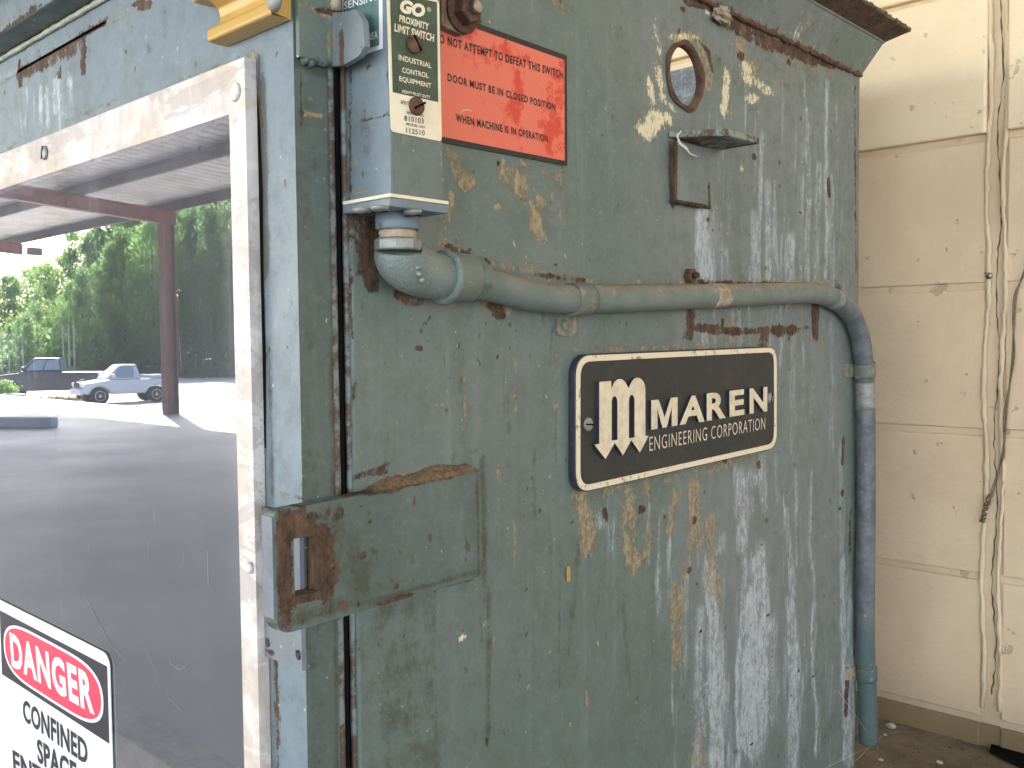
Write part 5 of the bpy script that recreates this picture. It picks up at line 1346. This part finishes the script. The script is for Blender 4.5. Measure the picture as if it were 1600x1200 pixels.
# understorey hedge mass
hb = []; hf = []; r_ = np.random.default_rng(9)
for k in range(9000):
    px_ = r_.uniform(-90, 430); d_ = r_.uniform(70, 78); z_ = -1 + abs(r_.normal(0, 1.3)); p = vD(px_, d_, z_); s = r_.uniform(.12, .32)
    a = r_.normal(0, 1, 3); a /= np.linalg.norm(a); b2 = np.cross(a, r_.normal(0, 1, 3)); b2 /= np.linalg.norm(b2); o = len(hb)
    hb += [tuple(p - a*s), tuple(p + b2*s*.6), tuple(p + a*s), tuple(p - b2*s*.6)]; hf.append((o, o+1, o+2, o+3))
me = bpy.data.meshes.new('undergrowth'); me.from_pydata(hb, [], hf); me.materials.append(LEAVES[2]); tag(link('undergrowth', me), 'green undergrowth along the foot of the trees', 'undergrowth', kind='stuff')

GLS = simple('car_glass', srgb(120, 132, 146), .08, bump=0); TYRE = simple('tyre_rubber', (.02, .02, .02, 1), .8, bump=0); RIM = simple('alloy_rim', srgb(190, 190, 192), .3, .6, bump=0)
CHR = simple('chrome_trim', srgb(200, 200, 205), .25, .8, bump=0); LAMP = simple('lamp_lens', srgb(215, 220, 225), .15, bump=0)
def vehicle(name, label, cat, px, py, heading_v, body_c, L, prof, green, wheels, wr, width, extras):
    root = empty(name, label, cat)
    p = vZ(px, py, -1.0)
    hv = np.array(heading_v, float)          # heading given as (right, toward viewer) in the reflected view
    vr = np.array([right[0], -right[1]]); vt = np.array([-fwd[0], fwd[1]])
    h = vr * hv[0] + vt * hv[1]; h /= np.linalg.norm(h)
    root.location = (p[0], p[1], -1.0); root.rotation_euler = (0, 0, math.atan2(h[1], h[0]))
    paint = simple(name + '_paint', body_c, .2, .1, bump=0, var=.03)
    # body with wheel arches cut in its side outline
    out = []
    pr = list(prof)
    bot = []
    for wx in sorted(wheels):
        for k in range(9):
            a = math.pi - math.pi * k / 8; bot.append((wx + wr * 1.22 * math.cos(a), max(.42, wr + wr * 1.22 * math.sin(a) * .95)))
    poly = bot + pr[::-1]
    MB().prism([(x, -width/2, z) for x, z in poly], (0, width, 0)).build('body', paint, root, bevel=.05, seg=2)
    # greenhouse
    gb_, gt = green[:2], green[2:]
    xb0, xb1, zb0 = green[0]; xt0, xt1, zt0 = green[1]; wi = width/2 - .08; wt = width/2 - .26
    vs = [(xb0, -wi, zb0), (xb1, -wi, zb0), (xb1, wi, zb0), (xb0, wi, zb0), (xt0, -wt, zt0), (xt1, -wt, zt0), (xt1, wt, zt0), (xt0, wt, zt0)]
    MB().add(vs, [(0,3,2,1),(4,5,6,7),(0,1,5,4),(1,2,6,5),(2,3,7,6),(3,0,4,7)]).build('cab', paint, root, bevel=.06)
    for s in (-1, 1):     # side windows
        def sp(x_f, z_f):
            xb = xb0 + (xb1 - xb0) * x_f; xt = xt0 + (xt1 - xt0) * x_f; z = zb0 + (zt0 - zb0) * z_f
            return np.array([xb + (xt - xb) * z_f, s * (wi + (wt - wi) * z_f + .012), z])
        for f0, f1 in extras['side']:
            MB().prism([sp(f0, .12), sp(f1, .12), sp(f1, .86), sp(f0, .86)], (0, s * .006, 0)).build('side_window', GLS, root)
    for (xb, xt, sg) in ((xb1, xt1, 1), (xb0, xt0, -1)):
        def fp(y_f, z_f): return np.array([xb + (xt - xb) * z_f + sg * .012, (wi + (wt - wi) * z_f) * y_f, zb0 + (zt0 - zb0) * z_f])
        MB().prism([fp(-.9, .1), fp(.9, .1), fp(.9, .88), fp(-.9, .88)], (sg * .006, 0, 0)).build('windscreen' if sg > 0 else 'rear_window', GLS, root)
    for wx in wheels:
        for s in (-1, 1):
            wl = MB().lathe((wx, s * (width/2 - .24), wr), (0, s, 0), [(0, wr*.9), (.03, wr), (.2, wr), (.235, wr*.9), (.235, wr*.62)], 28).build('tyre', TYRE, root)
            MB().lathe((wx, s * (width/2 - .01), wr), (0, s, 0), [(0, wr*.62), (.015, wr*.6), (.0, wr*.5), (-.0, wr*.2), (.02, wr*.16)], 24).build('rim', RIM, wl)
    xf = max(x for x, z in prof); 
    MB().box((xf - .05, -width/2 + .02, .42), (xf + .12, width/2 - .02, .66)).build('bumper', extras['bumper'] or paint, root, bevel=.05)
    MB().box((xf - .02, -width*.24, .74), (xf + .03, width*.24, .94)).build('grille', TYRE, root)
    for s in (-1, 1):
        MB().box((xf - .06, s * width*.28, .76), (xf + .035, s * (width/2 - .04), .93)).build('headlight', LAMP, root, bevel=.03)
        MB().box((xb1 - .35, s * (wi + .05), zb0 + .05), (xb1 - .15, s * (wi + .27), zb0 + .24)).build('mirror', paint, root, bevel=.04)
    for a, b_, nm, mt in extras['boxes']: MB().box(a, b_).build(nm, mt or paint, root, bevel=.02)
    return root
vehicle('pickup_truck', 'dark crew cab pickup truck parked on the pale lot beside the silver car', 'pickup truck', 80, 624, (-1, .3), srgb(50, 54, 70), 6.0,
        [(-2.75, .55), (-2.78, 1.22), (-.75, 1.24), (-.7, 1.3), (1.25, 1.3), (1.35, 1.22), (2.5, 1.12), (2.65, .95), (2.65, .5)], [(-.75, 1.35, 1.26), (-.6, .65, 1.86)], (-1.75, 1.8), .43, 1.95,
        dict(side=[(.04, .44), (.48, .88)], bumper=CHR, boxes=[((-2.85, -.9, .5), (-2.72, .9, .68), 'rear_bumper', CHR)]))
vehicle('compact_suv', 'small silver two-door sport utility with an open rear top parked beside the pickup', 'car', 192, 629, (-1, .8), srgb(164, 172, 184), 3.9,
        [(-1.9, .5), (-1.95, 1.02), (-.2, 1.05), (.8, 1.05), (1.7, .92), (1.85, .75), (1.85, .5)], [(-.6, .9, 1.04), (-.42, .22, 1.68)], (-1.2, 1.15), .36, 1.7,
        dict(side=[(.22, .9)], bumper=None, boxes=[((-1.95, -.7, 1.03), (-1.0, .7, 1.2), 'rear_top', None), ((-2.12, -.3, .8), (-1.96, .3, 1.4), 'spare_wheel', TYRE)]))
for o in list(COL.objects):
    if o.name == 'pickup_truck': o.scale = (.86, 1.0, 1.05)
# planter and kerb stone, weeds
o = MB().box((-.75, -.12, 0), (.75, .12, .2)).build('parking_stop', SLAB, bevel=.03); p = vZ(28, 668, 0); o.location = (p[0], p[1], 0); o.rotation_euler = (0, 0, -.6)
tag(o, 'low concrete parking stop lying at the slab edge', 'parking stop')
pl = empty('planter', 'concrete planter box with weedy yellow-green shrub', 'planter'); p = vZ(6, 640, -.9)
MB().box((-.6, -.6, 0), (.6, .6, .7)).build('planter_box', SLAB, pl, bevel=.03)
me_ = crown_mesh(12, LEAVES[1], .6, .5, False); o = bpy.data.objects.new('shrub', me_); COL.objects.link(o); o.parent = pl; o.location = (0, 0, .55)
pl.location = (p[0], p[1], -1.0)
wd = []; wf = []; 
for k in range(500):
    px_ = r_.uniform(0, 150); d_ = 44 + r_.normal(0, 1.2); p = vD(px_, d_, -1.0); hgt_ = r_.uniform(.05, .25); a = r_.uniform(0, 6.28); o = len(wd); dx, dy = .03 * math.cos(a), .03 * math.sin(a)
    wd += [(p[0]-dx, p[1]-dy, -1), (p[0]+dx, p[1]+dy, -1), (p[0]+3*dy, p[1]+3*dx, -1 + hgt_)]; wf.append((o, o+1, o+2))
me = bpy.data.meshes.new('weeds'); me.from_pydata(wd, [], wf); me.materials.append(simple('dry_grass', srgb(196, 186, 110), .8, bump=0, sc=2)); tag(link('weeds', me), 'dry yellow weeds in front of the parked pickup', 'weeds', kind='stuff')
fe = empty('mesh_fence', 'tall chain-link backstop fence in front of the trees', 'fence')
for k in range(7):
    p = vD(-30 + k * 11, 70, 0); MB().lathe((p[0], p[1], -1), (0, 0, 1), [(0, .05), (3.4, .05)], 8).build('fence_post', GALV, fe)
for k in range(8):
    a_ = vD(-30, 70, 0); b_ = vD(36, 70, 0); MB().tube([(a_[0], a_[1], -.8 + k * .45), (b_[0], b_[1], -.8 + k * .45)], .015, 5).build('fence_rail', GALV, fe)
for px_ in (99, 108, 116):
    p = vD(px_, 68, 0); o = MB().lathe((p[0], p[1], -1), (0, 0, 1), [(0, .06), (4.0, .05)], 8).build('pole', GALV); tag(o, 'slender grey pole standing by the trees', 'pole', 'poles by the trees')
